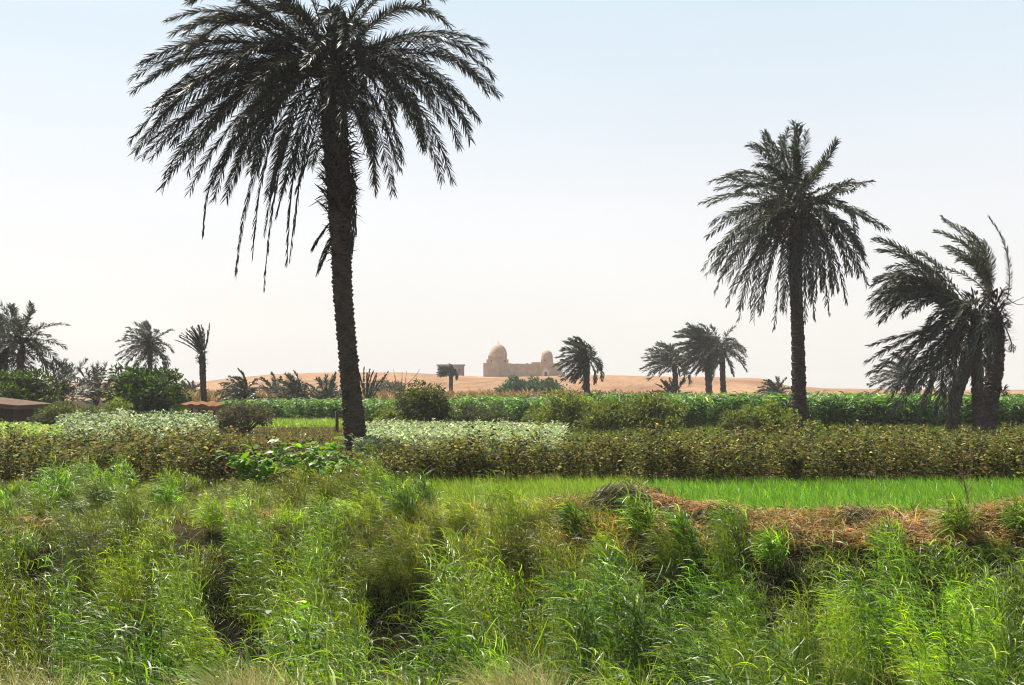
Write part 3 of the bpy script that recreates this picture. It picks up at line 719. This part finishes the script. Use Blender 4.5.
bush(385, 384, 200, 52, 'hazy wide-crowned grey tree low in front of the dune', 'acacia_tree', 'tree', (0.07, 0.075, 0.06), 3500, 0.2, lower=.2)
bush(522, 377, 205, 40, 'blue-green spreading tree just below the domed building, left half', 'acacia_tree', 'tree', (0.04, 0.08, 0.05), 5000, 0.22, lower=.1)
bush(545, 378.5, 208, 36, 'blue-green spreading tree just below the domed building, right half', 'acacia_tree', 'tree', (0.04, 0.08, 0.05), 4500, 0.22, lower=.1)
bush(572, 391, 64, 62, 'tallest yellow-green bush at the foot of the palm right of the domes', col=YG, n=6500, leaf=0.075, alts=[OL, GR])
bush(606, 399, 60, 52, 'olive bush between the tall yellow-green bush and the corn', col=OL, n=4200, leaf=0.07, alts=[YG])
bush(652, 394, 60, 60, 'broad dusty olive bush in front of the left end of the corn', col=OL, n=6500, leaf=0.07, alts=[GR, YG])
bush(545, 402, 66, 44, 'pale green low bush behind the right end of the pale crop', col=YG, n=3000, leaf=0.07, alts=[GR])
bush(765, 402, 57, 54, 'yellow-green bush just left of the lone round-headed palm', col=YG, n=5200, leaf=0.07, alts=[OL])
bush(740, 408, 56, 40, 'lower greyish bush next to the yellow-green one', col=OL, n=2600, leaf=0.07)
bush(813, 420, 55, 20, 'small yellow-green shrub at the right foot of the lone palm', col=YG, n=900, leaf=0.07)
bush(392, 404, 72, 40, 'loose pale green bush between big trunk and weeping bush', col=YG, n=2200, leaf=0.07, alts=[GR])
bush(466, 400, 80, 30, 'small grey-green shrub at the foot of the small hazy palm', col=GR, n=1400, leaf=0.08)
bush(488, 402, 78, 34, 'small dull green shrub right of the hazy palm', col=GR, n=1500, leaf=0.08)

def bare_tree(px, row_top, Y, label):
    b = np.array((X_at(px, Y), Y, 0.0)); top = pt(px, row_top, Y)[2]
    e = empty('bare_sapling', tuple(b), label, 'sapling')
    s = Soup()
    V, f = tube(b + np.array([(0, 0, 0), (0.03, 0, top * .3), (-.05, 0, top * .6)]), [0.06, 0.05, 0.035], 6); s.add(V, f, (0.1, 0.08, 0.06))
    s.build('trunk', M_BARK, e, loc=b)
    s = Soup()
    for k in range(16):
        st = b + np.array((-.02, 0, top * R.uniform(.25, .6)))
        dx = R.uniform(-1, 1) * top * .42; tp_ = np.array((dx, R.uniform(-.4, .4), top * R.uniform(.5, 1)))
        V, f = tube(bez(st, (st + b + tp_) / 2 + np.array((dx * .2, 0, -.15)), b + tp_, 6), np.linspace(.03, .012, 6), 4); s.add(V, f, (0.12, 0.1, 0.08))
    s.build('branches', M_BARK, e, loc=b)
bare_tree(400, 366, 88, 'thin leafless grey sapling between the big trunk and the weeping bush')

# ------------------------------------------------------------------ shed, awning, post
def local_parts(e, b):
    def part(name, fn, mat):
        s = Soup(); fn(s); return s.build(name, mat, e, False, loc=b)
    return part
YS = 66.0
b = np.array((X_at(8, YS), YS, 0.0))
shed = empty('shed', tuple(b), 'low dark shed with a sloping brown thatched roof at the left edge', 'shed')
P_ = local_parts(shed, b)
zt = pt(0, 398, YS)[2]; zr = pt(30, 405, YS)[2]
xl, xr = X_at(-40, YS), X_at(33, YS)
def roof_fn(s):
    V = [(xl, YS - 2, zt), (xr, YS - 2, zr), (xr, YS + 3, zr + .05), (xl, YS + 3, zt + .15)]
    V += [(x, y, z - .22) for x, y, z in V]
    s.add(V, [(0, 1, 2, 3), (4, 7, 6, 5), (0, 4, 5, 1), (1, 5, 6, 2), (2, 6, 7, 3), (3, 7, 4, 0)], (0, 0, 0))
P_('roof', roof_fn, M_BROWN)
P_('wall', lambda s: slab(s, xl + .2, xr - .5, YS - 1.2, YS + 2.5, 0, zr - .24), M_SHED)
for x in (xl + .4, X_at(10, YS), xr - .15):
    P_('post', lambda s: s.add(*tube([(x, YS - 1.9, 0), (x, YS - 1.9, zr - .2)], .07, 8), (0, 0, 0)), M_WOOD)

YO = 72.0
b = np.array((X_at(200, YO), YO, 0.0))
aw = empty('awning', tuple(b), 'flat orange-brown thatched awning on dark posts under the brush-headed palm', 'awning')
P_ = local_parts(aw, b)
za_ = pt(0, 404.3, YO)[2]
def awn(s):
    xs_ = np.linspace(X_at(184, YO), X_at(221, YO), 14); V = []
    for y in (YO - 1.3, YO + 1.3):
        for i, x in enumerate(xs_):
            V.append((x, y, za_ + .04 * math.sin(i * 1.7) + (.14 if y > YO else 0) - .1 * (i > 10)))
    top = np.array(V); bot = top - np.array((0, 0, .2)); bot[:, 2] -= .05 * R.rand(len(bot))
    A = np.concatenate([top, bot]); n = 14; m = 28
    f = [(i, i + 1, n + i + 1, n + i) for i in range(n - 1)] + [(m + i, m + n + i, m + n + i + 1, m + i + 1) for i in range(n - 1)]
    f += [(i, m + i, m + i + 1, i + 1) for i in range(n - 1)] + [(n + i, n + i + 1, m + n + i + 1, m + n + i) for i in range(n - 1)]
    f += [(0, n, m + n, m), (n - 1, m + n - 1, m + 2 * n - 1, 2 * n - 1)]
    s.add(A, f, (0, 0, 0))
P_('roof', awn, M_THATCH)
for px in (187, 204, 219):
    for dy in (-1.1, 1.1):
        x = X_at(px, YO)
        P_('post', lambda s: s.add(*tube([(x, YO + dy, 0), (x + .03, YO + dy, za_ - .2)], .06, 8), (0, 0, 0)), M_WOOD)
b = np.array((X_at(337, 64), 64, 0.0))
s = Soup(); s.add(*tube([b, b + (0.02, 0, .5), b + (-.02, 0, 1.05), b + (-.02, 0, 1.06)], [.09, .08, .085, .01], 9), (0, 0, 0))
o = s.build('wooden_post', M_WOOD, None, loc=b); o['label'] = 'short dark wooden post left of the big trunk by the green strip'; o['category'] = 'post'

# ------------------------------------------------------------------ fields (uncountable plants)
def scatter(n, y0, y1, pxl, pxr, margin=3.0, p=1.0):
    y = y0 + (y1 - y0) * R.rand(n) ** p
    xa = X_at(pxl, y); xb = X_at(pxr, y)
    x = xa + (xb - xa) * R.rand(n)
    return x, y

def crop_field(name, x, y, h, leaves, leaf, width, cols, probs, mat, label, cat, segs=2, droop=0.5, spread=0.16, wind=(-.25, 0, 0), stemc=(0.09, 0.07, 0.03), lo=0.15, up=0.3, zoff=0):
    n = len(x); s = Soup()
    z = gz(x, y) + zoff
    base = np.stack([x, y, z], -1)
    top = base + np.stack([R.normal(0, .06, n) + wind[0] * h * .25, R.normal(0, .06, n), h], -1)
    V = blades(base, top - base, h, .012 + .004 * h, 3, 0.05, wind=(0, 0, 0), prof='taper')
    s.strips(V, jit(stemc, n, .2))
    idx = np.repeat(np.arange(n), leaves); N = len(idx)
    t = lo + (1 - lo) * R.rand(N)
    a = R.uniform(0, 2 * math.pi, N)
    O = np.stack([np.cos(a), np.sin(a), up + R.normal(0, .35, N)], -1)
    P = base[idx] + (top - base)[idx] * t[:, None] + nrm(O) * (spread * R.rand(N) * (1.25 - t * .7))[:, None]
    ctint = np.exp(R.normal(0, .2, n))[idx][:, None]
    s.strips(blades(P, O, leaf * R.uniform(.6, 1.3, N), width * R.uniform(.7, 1.2, N), segs, droop, wind, .7), mixcols(cols, probs, N) * ctint)
    return stuff(s.build(name, mat), label, cat)

# brown and yellow-green bushy crop across the whole width
xc, yc = scatter(1150, 26.4, 37, -90, 1120)
xc = np.round(xc / .62) * .62 + R.uniform(-.17, .17, len(xc)); hc = R.normal(0, .13, len(xc))
x = np.repeat(xc, 6) + R.normal(0, .13, len(xc) * 6); y = np.repeat(yc, 6) + R.normal(0, .13, len(xc) * 6); hc = np.repeat(hc, 6)
px_ = 512 + x / y * F
k = (y > 27.6 - 1.6 * sstep(640, 300, px_) + .3 * noise(x, y, 1.0)) & (noise(x, y, .8, 2) > -.75) & (y < np.interp(px_, [0, 230, 260, 560, 600, 1024], [33, 33, 30, 30, 34.5, 34.5]))
x, y, hc = x[k], y[k], hc[k]
px_ = 512 + x / y * F
h = (.86 - .3 * np.exp(-((px_ - 360) / 38) ** 2) + .17 * noise(x, y, 1.9, 1) + hc + R.normal(0, .12, len(x))).clip(.4, 1.3)
crop_field('brown_crop', x, y, h, 42, 0.085, 0.045, [(.16, .125, .035), (.21, .205, .055), (.10, .15, .035), (.16, .08, .035), (.42, .38, .22), (.04, .04, .015)], [3, 2.2, 3, .9, .7, 3], M_CROP,
           'belt of waist-high brown and yellow-green crop bushes across the field', 'crop', spread=.17)
# pale crop right of the trunk, and pale hedge left
PALE = [(.42, .48, .24), (.30, .38, .13), (.62, .64, .44), (.13, .2, .06)]  # pale greens that also carry the leaf highlights as colour
x, y = scatter(2600, 38, 50, 360, 566)
crop_field('pale_crop', x, y, (.42 + .36 * (y - 38) / 12 + .06 * noise(x, y, 1.5) + R.normal(0, .06, len(x))).clip(.25, 1.1), 44, .12, .05, PALE, [3, 2, 2.4, 1.3], M_SILV,
           'patch of pale silvery-green leafy crop right of the big palm trunk', 'crop', spread=.22)
x, y = scatter(1500, 40, 50, 62, 214)
crop_field('pale_hedge', x, y, (.55 + .58 * (y - 40) / 10 + .12 * noise(x, y, .9) + R.normal(0, .08, len(x))).clip(.3, 1.5), 60, .11, .05, PALE + [(.06, .1, .05)], [3, 2, 2, 1, 3], M_SILV,
           'pale silver-topped leafy hedge in front of the dense dark tree', 'hedge', spread=.26)
x, y = scatter(900, 40, 48, -60, 62)
crop_field('light_green_crop', x, y, (.72 + .1 * noise(x, y, 1.2) + R.normal(0, .06, len(x))).clip(.4, 1.0), 34, .15, .06, [(.3, .4, .12), (.4, .45, .2), (.2, .32, .07)], [3, 2, 2], M_CROP,
           'light green leafy crop at the left edge below the shed', 'crop', spread=.22)
# corn
def corn_pts(spec):
    X, Y, Hh = [], [], []
    for n, y0, y1, a, b_, hh, pw_ in spec:
        x, y = scatter(n, y0, y1, a, b_, p=pw_)
        X.append(x); Y.append(y); Hh.append(hh + .1 * noise(x, y, 4) + R.normal(0, .1, n))
    return np.concatenate(X), np.concatenate(Y), np.concatenate(Hh).clip(.4, 2)
x, y, h = corn_pts([(5200, 68, 100, 585, 1120, 1.58, 1.8)])
crop_field('corn_field', x, y, h, 12, .62, .075, [(.09, .17, .045), (.15, .26, .08), (.05, .09, .03), (.42, .48, .3)], [3, 3, 2, .8], M_CORN,  # palest leaf colour paints the highlights on the corn
           'long field of dark green corn reaching to the right edge', 'corn', segs=3, droop=1.2, spread=.03, up=.9, lo=.1)
x, y, h = corn_pts([(1700, 88, 108, 225, 480, 1.15, 1.5), (1300, 80, 104, 455, 620, 1.4, 1.3)])
crop_field('distant_corn_field', x, y, h, 12, .6, .09, [(.10, .18, .045), (.16, .26, .08), (.05, .09, .03), (.42, .48, .3)], [3, 3, 2, .8], M_CORN,  # pale leaf tone again a painted highlight
           'lower strip of green corn left of and below the domed building', 'corn', segs=3, droop=1.2, spread=.03, up=.9, lo=.1)
# dry tasselled strip beyond
x, y = scatter(5200, 112, 135, 150, 900)
crop_field('dry_crop_strip', x, y, (1.65 - .3 * sstep(610, 680, 512 + x / y * F) + R.normal(0, .15, len(x))).clip(.5, 2.1), 9, .5, .1, [(.42, .26, .12), (.5, .34, .18), (.3, .24, .1), (.2, .2, .07)], [3, 2, 2, 1], M_DRY,
           'thin strip of dry orange-tan crop before the dunes', 'crop', spread=.03, up=1.6, droop=.3, lo=.4)

def turf(name, x, y, L, W, cols, probs, label, cat, segs=3, droop=.8, wind=(-.35, 0, 0), mat=M_GRASS, lean=.4, zf=gz, zoff=0.0, rough=.5):
    n = len(x); s = Soup()
    L = L + 0 * x
    P = np.stack([x, y, zf(x, y) - .02 + zoff], -1)
    D = np.stack([R.normal(0, lean, n) - .15, R.normal(0, lean, n), np.ones(n)], -1)
    s.strips(blades(P, D, L * R.uniform(.55, 1.25, n), W * R.uniform(.7, 1.2, n), segs, droop, wind, rough, 'taper'), mixcols(cols, probs, n))
    return stuff(s.build(name, mat), label, cat)

x, y = scatter(16000, 34.5, 68, 560, 1130)
turf('field_weeds', x, y, .45 + .15 * noise(x, y, 2.0, 1), .05, [(.1, .15, .03), (.16, .2, .05), (.14, .11, .04)], [2, 2, 1], 'low olive weeds between the brown crop and the corn', 'weeds')
x, y = scatter(7000, 31, 71, 225, 350)
turf('fallow_weeds', x, y, .16, .04, [(.16, .12, .05), (.12, .15, .04), (.22, .16, .08)], [2, 1, 1], 'dry stubble on the brown soil strip left of the big trunk', 'stubble')
# bright strip beside the corn, far left of centre
x, y = scatter(9000, 72, 89, 205, 345)
turf('far_grass_strip', x, y, .35, .05, [(.2, .3, .05), (.28, .36, .08)], [1, 1], 'thin bright yellow-green grass strip left of the big trunk', 'grass')
# bright grass strip behind the bank
x, y = scatter(52000, 18.9, 27.8, 430, 1130)
k = (y > 19.4 - .5 * sstep(2.4, 3.6, x)) & ((y > 20.6 - 1.2 * sstep(2.4, 3.6, x)) | (noise(x, y, .4) > .1)); x, y = x[k], y[k]
turf('green_grass_strip', x, y, .26, .013, [(.14, .3, .035), (.2, .36, .05), (.09, .22, .03), (.3, .4, .12)], [3, 3, 2, .7], 'smooth bright green grass strip behind the heaped bank', 'grass', droop=.6)

# ------------------------------------------------------------------ reeds in the ditch
TYPES = [dict(L=.19, W=.0075, cols=[(.2, .28, .03), (.32, .4, .06), (.1, .16, .025)], n=13),       # fine yellow-green
         dict(L=.26, W=.0115, cols=[(.12, .21, .03), (.2, .32, .05), (.06, .10, .02), (.5, .56, .32)], n=11),     # reed leaves; the palest colour is a painted glint
         dict(L=.17, W=.007, cols=[(.15, .2, .03), (.24, .28, .05), (.07, .1, .02), (.42, .38, .18)], n=14),  # dusty olive
         dict(L=.33, W=.014, cols=[(.12, .2, .04), (.2, .31, .08), (.06, .11, .025), (.58, .64, .45)], n=10)]   # long blades, some wholly pale to paint in sun glints
R = np.random.RandomState(RSEED)
BUMPS = []
yy = 7.4
while yy < 25:
    xx = -(.45 * yy + 4) + R.uniform(0, 1.5)
    while xx < .45 * yy + 4:
        BUMPS.append((xx + R.uniform(-.45, .45), yy + R.uniform(-.4, .4), R.uniform(.5, .82), R.uniform(.62, 1.1), R.uniform(-.12, .12)))
        xx += R.uniform(1.6, 2.3)
    yy += 1.55
BU = np.array(BUMPS)
def canopy(x, y):
    base = -.98 + 1.10 * sstep(9.5, 18.5, y) - .26 * sstep(12.5, 18, y) * sstep(.4, 1.6, x)
    amp = 1.42 - .66 * sstep(9.5, 18.5, y)
    d2 = ((x - BU[:, 0]) ** 2 + (y - BU[:, 1]) ** 2) / BU[:, 2] ** 2
    return float(base + amp * np.max(BU[:, 3] * np.exp(-d2 ** 1.4 * .9)))
def lean_of(x, y):
    k = np.argmin((x - BU[:, 0]) ** 2 + (y - BU[:, 1]) ** 2)
    return x - BU[k, 0], y - BU[k, 1], int(k)
def cover(x, y):
    d2 = ((x - BU[:, 0]) ** 2 + (y - BU[:, 1]) ** 2) / BU[:, 2] ** 2
    return float(np.max(np.exp(-d2 ** 1.4 * .9)))
BT = R.randint(0, 1000, len(BU))
cl = []
yy = 7.5
while yy < 24.5:
    step = .50 + .013 * yy
    xx = -(.42 * yy + 3.2)
    while xx < .42 * yy + 3.2:
        cx_, cy_ = xx + R.uniform(-.2, .2), yy + R.uniform(-.2, .2)
        xx += step * R.uniform(.8, 1.15)
        if cy_ > 18.4 and (cx_ > X_at(440, cy_) or R.rand() < .2): continue
        if R.rand() > .07 + .93 * sstep(.20, .52, cover(cx_, cy_)) + .4 * sstep(16, 19, cy_): continue
        cl.append((cx_, cy_))
    yy += step * .9
s = Soup()
for (cx_, cy_) in cl:
    right = cx_ > .5 + R.normal(0, .3)
    far = sstep(12.5, 17, cy_)
    if right and cy_ > 18.1: continue
    p = np.array([1.4 + far * 1.2, 1.5 - far * .6, .8 + far * 2.0, .9 - .8 * far])
    if right: p = np.array([.7, 2.2, .9, 1.1])
    lx, ly, kb = lean_of(cx_, cy_)
    rs_ = np.random.RandomState(BT[kb])
    ty = TYPES[rs_.choice(4, p=p / p.sum())] if R.rand() < .75 else TYPES[R.choice(4, p=p / p.sum())]
    bump_tint = np.exp(rs_.normal(0, .26)) * (1 + rs_.normal(0, .09, 3))
    rad = R.uniform(.26, .42)
    g0 = float(gz(cx_, cy_)); top = canopy(cx_, cy_) + R.normal(0, .07)
    H_ = max(.3, top - g0)
    ns = int(R.uniform(40, 56) * (.8 + .3 * (ty['L'] < .25)) * (.25 + .75 * min(1, H_ / 1.1)))
    a = R.uniform(0, 2 * math.pi, ns); r = np.sqrt(R.rand(ns))
    ox, oy = np.cos(a) * r * rad, np.sin(a) * r * rad
    B0 = np.stack([cx_ + ox * .6, cy_ + oy * .6, gz(cx_ + ox * .6, cy_ + oy * .6)], -1)
    hh = H_ * (1 - .38 * r ** 2) * R.uniform(.78, 1.08, ns)
    D0 = nrm(np.stack([ox * .2 + lx * .3 - .06 + R.normal(0, .07, ns), oy * .2 + ly * .3 + R.normal(0, .07, ns), np.ones(ns)], -1))
    st = blades(B0, D0, hh, .006, 4, .12, (-.22, 0, 0), .2, 'taper')
    cbase = np.exp(R.normal(0, .06)); tt = bump_tint * np.array((0.98, .97, .66))
    s.strips(st, mixcols(ty['cols'], [1] * len(ty['cols']), ns) * cbase * tt)
    ctr = st.mean(2)                                   # centre line (ns,5,3)
    nl = int(ty['n'] * 1.25); idx = np.repeat(np.arange(ns), nl); N = len(idx)
    t = np.tile(np.linspace(.28, .99, nl), ns) + R.normal(0, .03, N); t = t.clip(.1, 1) * 4
    i0 = np.minimum(t.astype(int), 3); fr = (t - i0)[:, None]
    P = ctr[idx, i0] * (1 - fr) + ctr[idx, i0 + 1] * fr
    az = np.tile(np.arange(nl) * math.pi, ns) + np.repeat(R.uniform(0, 6.28, ns), nl) + R.normal(0, .5, N)
    el = R.uniform(.45, 1.25, N)
    D = np.stack([np.cos(az), np.sin(az), np.tan(el) * .8], -1)
    D = nrm(D) + np.array((-.5 + lx * .6, ly * .6, .1))
    probs = [3, 3, 2] + [.45] * (len(ty['cols']) - 3)
    L_ = ty['L'] * R.uniform(.6, 1.3, N) * (1.25 - .45 * (t / 4))
    s.strips(blades(P, D, L_, ty['W'] * R.uniform(.7, 1.25, N), 4, R.uniform(.3, 1.3, N), (-.6, 0, 0), .45, 'leaf'),
             mixcols(ty['cols'], probs, N, .2) * cbase * tt)
stuff(s.build('reeds', M_GRASS), 'thick tangle of green reeds and grasses filling the ditch in the foreground', 'reeds')

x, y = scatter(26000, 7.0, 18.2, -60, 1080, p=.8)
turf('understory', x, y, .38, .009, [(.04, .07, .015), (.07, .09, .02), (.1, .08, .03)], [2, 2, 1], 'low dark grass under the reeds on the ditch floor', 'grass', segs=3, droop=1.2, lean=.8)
# far upper bank: matted fine grass on the left, under the crop
x, y = scatter(80000, 16.4, 27.2, -110, 470)
k = noise(x, y, .45, 1) + .4 * noise(x, y, .15, 2) > -.25; x, y = x[k], y[k]
zz = lambda x, y: gz(x, y)
turf('bank_grass', x, y, .30 + .16 * noise(x, y, .6, 3), .010, [(.14, .17, .035), (.19, .21, .05), (.1, .15, .03), (.32, .26, .12)], [3, 2, 2, 1.1], 'matted olive and straw grass on the left bank up to the brown crop', 'grass', segs=3, droop=.9, lean=.6)
x, y = scatter(16000, 20.5, 27.5, 360, 640)
turf('yellow_grass', x, y, .34, .010, [(.26, .33, .05), (.34, .4, .08), (.18, .26, .04)], [2, 2, 1], 'glowing yellow-green grass left of the heap of cut reeds', 'grass', droop=.6)

x, y = scatter(22000, 16.8, 20.6, 400, 640)
turf('straw_grass', x, y, .34 + .12 * noise(x, y, .5, 2), .010, [(.4, .36, .13), (.2, .22, .05), (.12, .15, .03), (.5, .38, .18)], [2, 3, 2, 1], 'straw-tipped olive grass between the reeds and the yellow-green patch', 'grass', droop=1.0, lean=.6)
# dry orange and ashy litter on the right bank
def litter(name, n, x0, x1, y0, y1, cols, probs, L, label, z=0.02, flat=.35, w=.014, keep=None):
    x = R.uniform(x0, x1, n); y = R.uniform(y0, y1, n)
    if keep is not None:
        k = keep(x, y); x, y = x[k], y[k]
    n = len(x); s = Soup()
    P = np.stack([x, y, gz(x, y) + R.uniform(0, z, n)], -1)
    D = np.stack([R.normal(-.2, 1, n), R.normal(-.4, .8, n), R.uniform(-.2, flat * 2, n)], -1)
    s.strips(blades(P, D, L * R.uniform(.4, 1.3, n), w * R.uniform(.5, 1.3, n), 3, .9, (0, 0, 0), .8, 'taper'), mixcols(cols, probs, n, .3))
    return stuff(s.build(name, M_DRY), label, 'dry grass')
ORG = [(.66, .34, .11), (.72, .48, .22), (.27, .15, .07), (.55, .45, .3), (.05, .035, .02)]  # darkest colour stands in for the shaded recesses of the litter
litter('dry_litter', 30000, .6, 12, 17.7, 19.8, ORG, [3.4, 2, 2, 1.2, 2.2], .26, 'rusty orange dead grass matted over the right bank', .16, keep=lambda x, y: noise(x, y, .8, 3) > -.9)
litter('pale_litter', 1300, 5.0, 6.4, 18.3, 19.0, [(.55, .48, .38), (.4, .35, .27)], [1, 1], .2, 'ashy pale straw patch on the right bank', .12)
litter('left_litter', 7000, -10, .4, 17.8, 20.5, ORG, [2, 2, 1, 2, 1], .3, 'scattered tan dead stalks along the left bank', .1, keep=lambda x, y: noise(x, y, .9, 1) > .25)
# tangled green and olive grass over the right bank
x = R.uniform(.2, 12, 26000); y = R.uniform(15.2, 19.6, 26000); k = noise(x, y, .5, 2) > -.12; x, y = x[k], y[k]
turf('bank_weeds', x, y, .42, .012, [(.12, .15, .04), (.09, .15, .03), (.24, .24, .1), (.34, .3, .18)], [3, 3, 1.5, 1], 'olive weeds tangled over the slope of the right bank', 'grass', droop=1.3, lean=.7)

# heap of cut reeds
def heap(cx_, cy_, w, h, n, label, L=.7, seed=0):
    b = np.array((cx_, cy_, float(gz(cx_, cy_)) - .05)); s = Soup()
    d = nrm(R.normal(size=(n, 3))); d[:, 2] = np.abs(d[:, 2]); r = R.rand(n, 1) ** .33
    P = b + d * r * np.array((w / 2, w / 2.6, h))
    sg = np.where(R.rand(n) < .75, -1.0, 1.0)
    D = np.stack([sg * R.uniform(.5, 1, n), R.normal(-.25, .45, n), -sg * 1.0 * d[:, 0] + R.normal(.1, .25, n)], -1)
    P = P - nrm(D) * L * .35
    s.strips(blades(P, D, L * R.uniform(.4, 1.1, n), .018, 4, .35, (0, 0, 0), .5, 'taper'), mixcols([(.1, .1, .05), (.2, .2, .11), (.4, .38, .28), (.07, .1, .03), (.2, .1, .06)], [3, 2, 1.3, 1.5, 1], n, .3))
    o = s.build('reed_heap', M_DRY, None, loc=b); o['label'] = label; o['category'] = 'reed heap'; o['group'] = 'heaps of cut reeds on the bank'
heap(1.95, 20.0, 1.25, .42, 2600, 'upper dark heap of cut reeds at the edge of the green strip')
heap(1.6, 18.9, 1.1, .34, 2200, 'lower heap of cut reeds left of the orange litter', .6)

heap(5.1, 18.95, 1.0, .17, 900, 'low flat bundle of curled stalks midway along the right bank', .5)
heap(2.9, 18.6, .8, .2, 700, 'small slumped bundle of stalks just right of the upper dark heap', .45)
# broad-leaved plants
def leafy(px, row, Y, w, h, n, label, leaf=.2, z=None, name='leafy_weed', col=(.12, .24, .03)):
    b = np.array((X_at(px, Y), Y, float(gz(X_at(px, Y), Y)) - .03)) if z is None else np.array((X_at(px, Y), Y, z))
    e = empty(name, tuple(b), label, 'plant', 'broad-leaved weeds')
    st = Soup(); lf = Soup()
    ns = max(4, n // 14)
    for k in range(ns):
        a = R.uniform(0, 6.28); r = w / 2 * math.sqrt(R.rand())
        tip = b + np.array((math.cos(a) * r, math.sin(a) * r * .7, h * R.uniform(.55, 1)))
        C = bez(b + np.array((R.normal(0, .08), 0, 0)), b + np.array((0, 0, h * .4)) + (tip - b) * .4, tip, 8)
        st.add(*tube(C, np.linspace(.009, .004, 8), 5), (.14, .2, .06))
        m = 14; t = R.randint(2, 8, m)
        P = C[t] + R.normal(0, .05, (m, 3))
        D = np.stack([R.normal(0, 1, m), R.normal(-.2, 1, m), R.uniform(-.1, .6, m)], -1)
        lf.strips(blades(P, D, leaf * R.uniform(.7, 1.3, m), leaf * .5 * R.uniform(.8, 1.2, m), 4, .8, (-.1, 0, 0), .25), mixcols([col, (.13, .26, .05), (.5, .52, .42)], [4, 3, .25], m, .2))  # the few near-white leaves are leaf gloss painted as colour
    st.build('stem', M_BUSH, e, loc=b); lf.build('leaves', M_GRASS, e, loc=b)
leafy(262, 450, 25.5, 1.5, 1.0, 160, 'broad-leaved weed with pale shining leaves at the crop edge left of the trunk')
leafy(310, 450, 25.2, 1.6, 1.1, 220, 'lush bright green broad-leaved weed nearest the foot of the big trunk')
leafy(338, 470, 24.0, 1.1, .8, 110, 'lower broad-leaved weed under the lush one by the big trunk')
leafy(303, 575, 12.2, .6, 1.5, 90, 'pale star-shaped leaves poking out of the dark gap in the reeds', .12)

# dead stalk at right
b = np.array((X_at(962, 20.2), 20.2, float(gz(X_at(962, 20.2), 20.2))))
s = Soup()
s.add(*tube(b + np.array([(0.1, 0, 0), (.05, 0, .35), (-.02, 0, .7), (.03, 0, 1.05)]), [.014, .012, .008, .004], 5), (.2, .12, .08))
for k in range(14):
    q = R.uniform(.2, 1.0); a = R.choice([-1, 1])
    p0 = b + np.array((.05 - .05 * q, 0, q)); s.add(*tube([p0, p0 + (a * .08, R.normal(0, .04), .08), p0 + (a * .12, R.normal(0, .05), .2)], [.006, .004, .003], 4), (.24, .15, .09))
o = s.build('dead_stalk', M_DRY, None, loc=b); o['label'] = 'tall reddish dead weed stalk at the right end of the bank'; o['category'] = 'stalk'

# straw coloured grass at the near verge
ST = [(.5, .45, .18), (.6, .52, .26), (.3, .34, .09), (.66, .56, .34)]
X_, Y_ = [], []
for a, b_, n in ((-70, 70, 6000), (100, 210, 900), (215, 300, 5000), (325, 470, 800), (484, 552, 4500), (590, 700, 300), (700, 1090, 300)):
    x, y = scatter(n, 6.0, 7.3, a, b_); X_.append(x); Y_.append(y)
x = np.concatenate(X_); y = np.concatenate(Y_)
vz = lambda x, y: np.maximum(gz(x, y), .0)
turf('verge_grass', x, y, .34 + .12 * noise(x, y, .25, 1), .006, ST, [2, 2, 4, 1], 'dry straw-coloured feathery grass along the bottom edge', 'grass', segs=4, droop=1.1, wind=(-.5, 0, 0), mat=M_DRY, lean=.5, rough=.8)
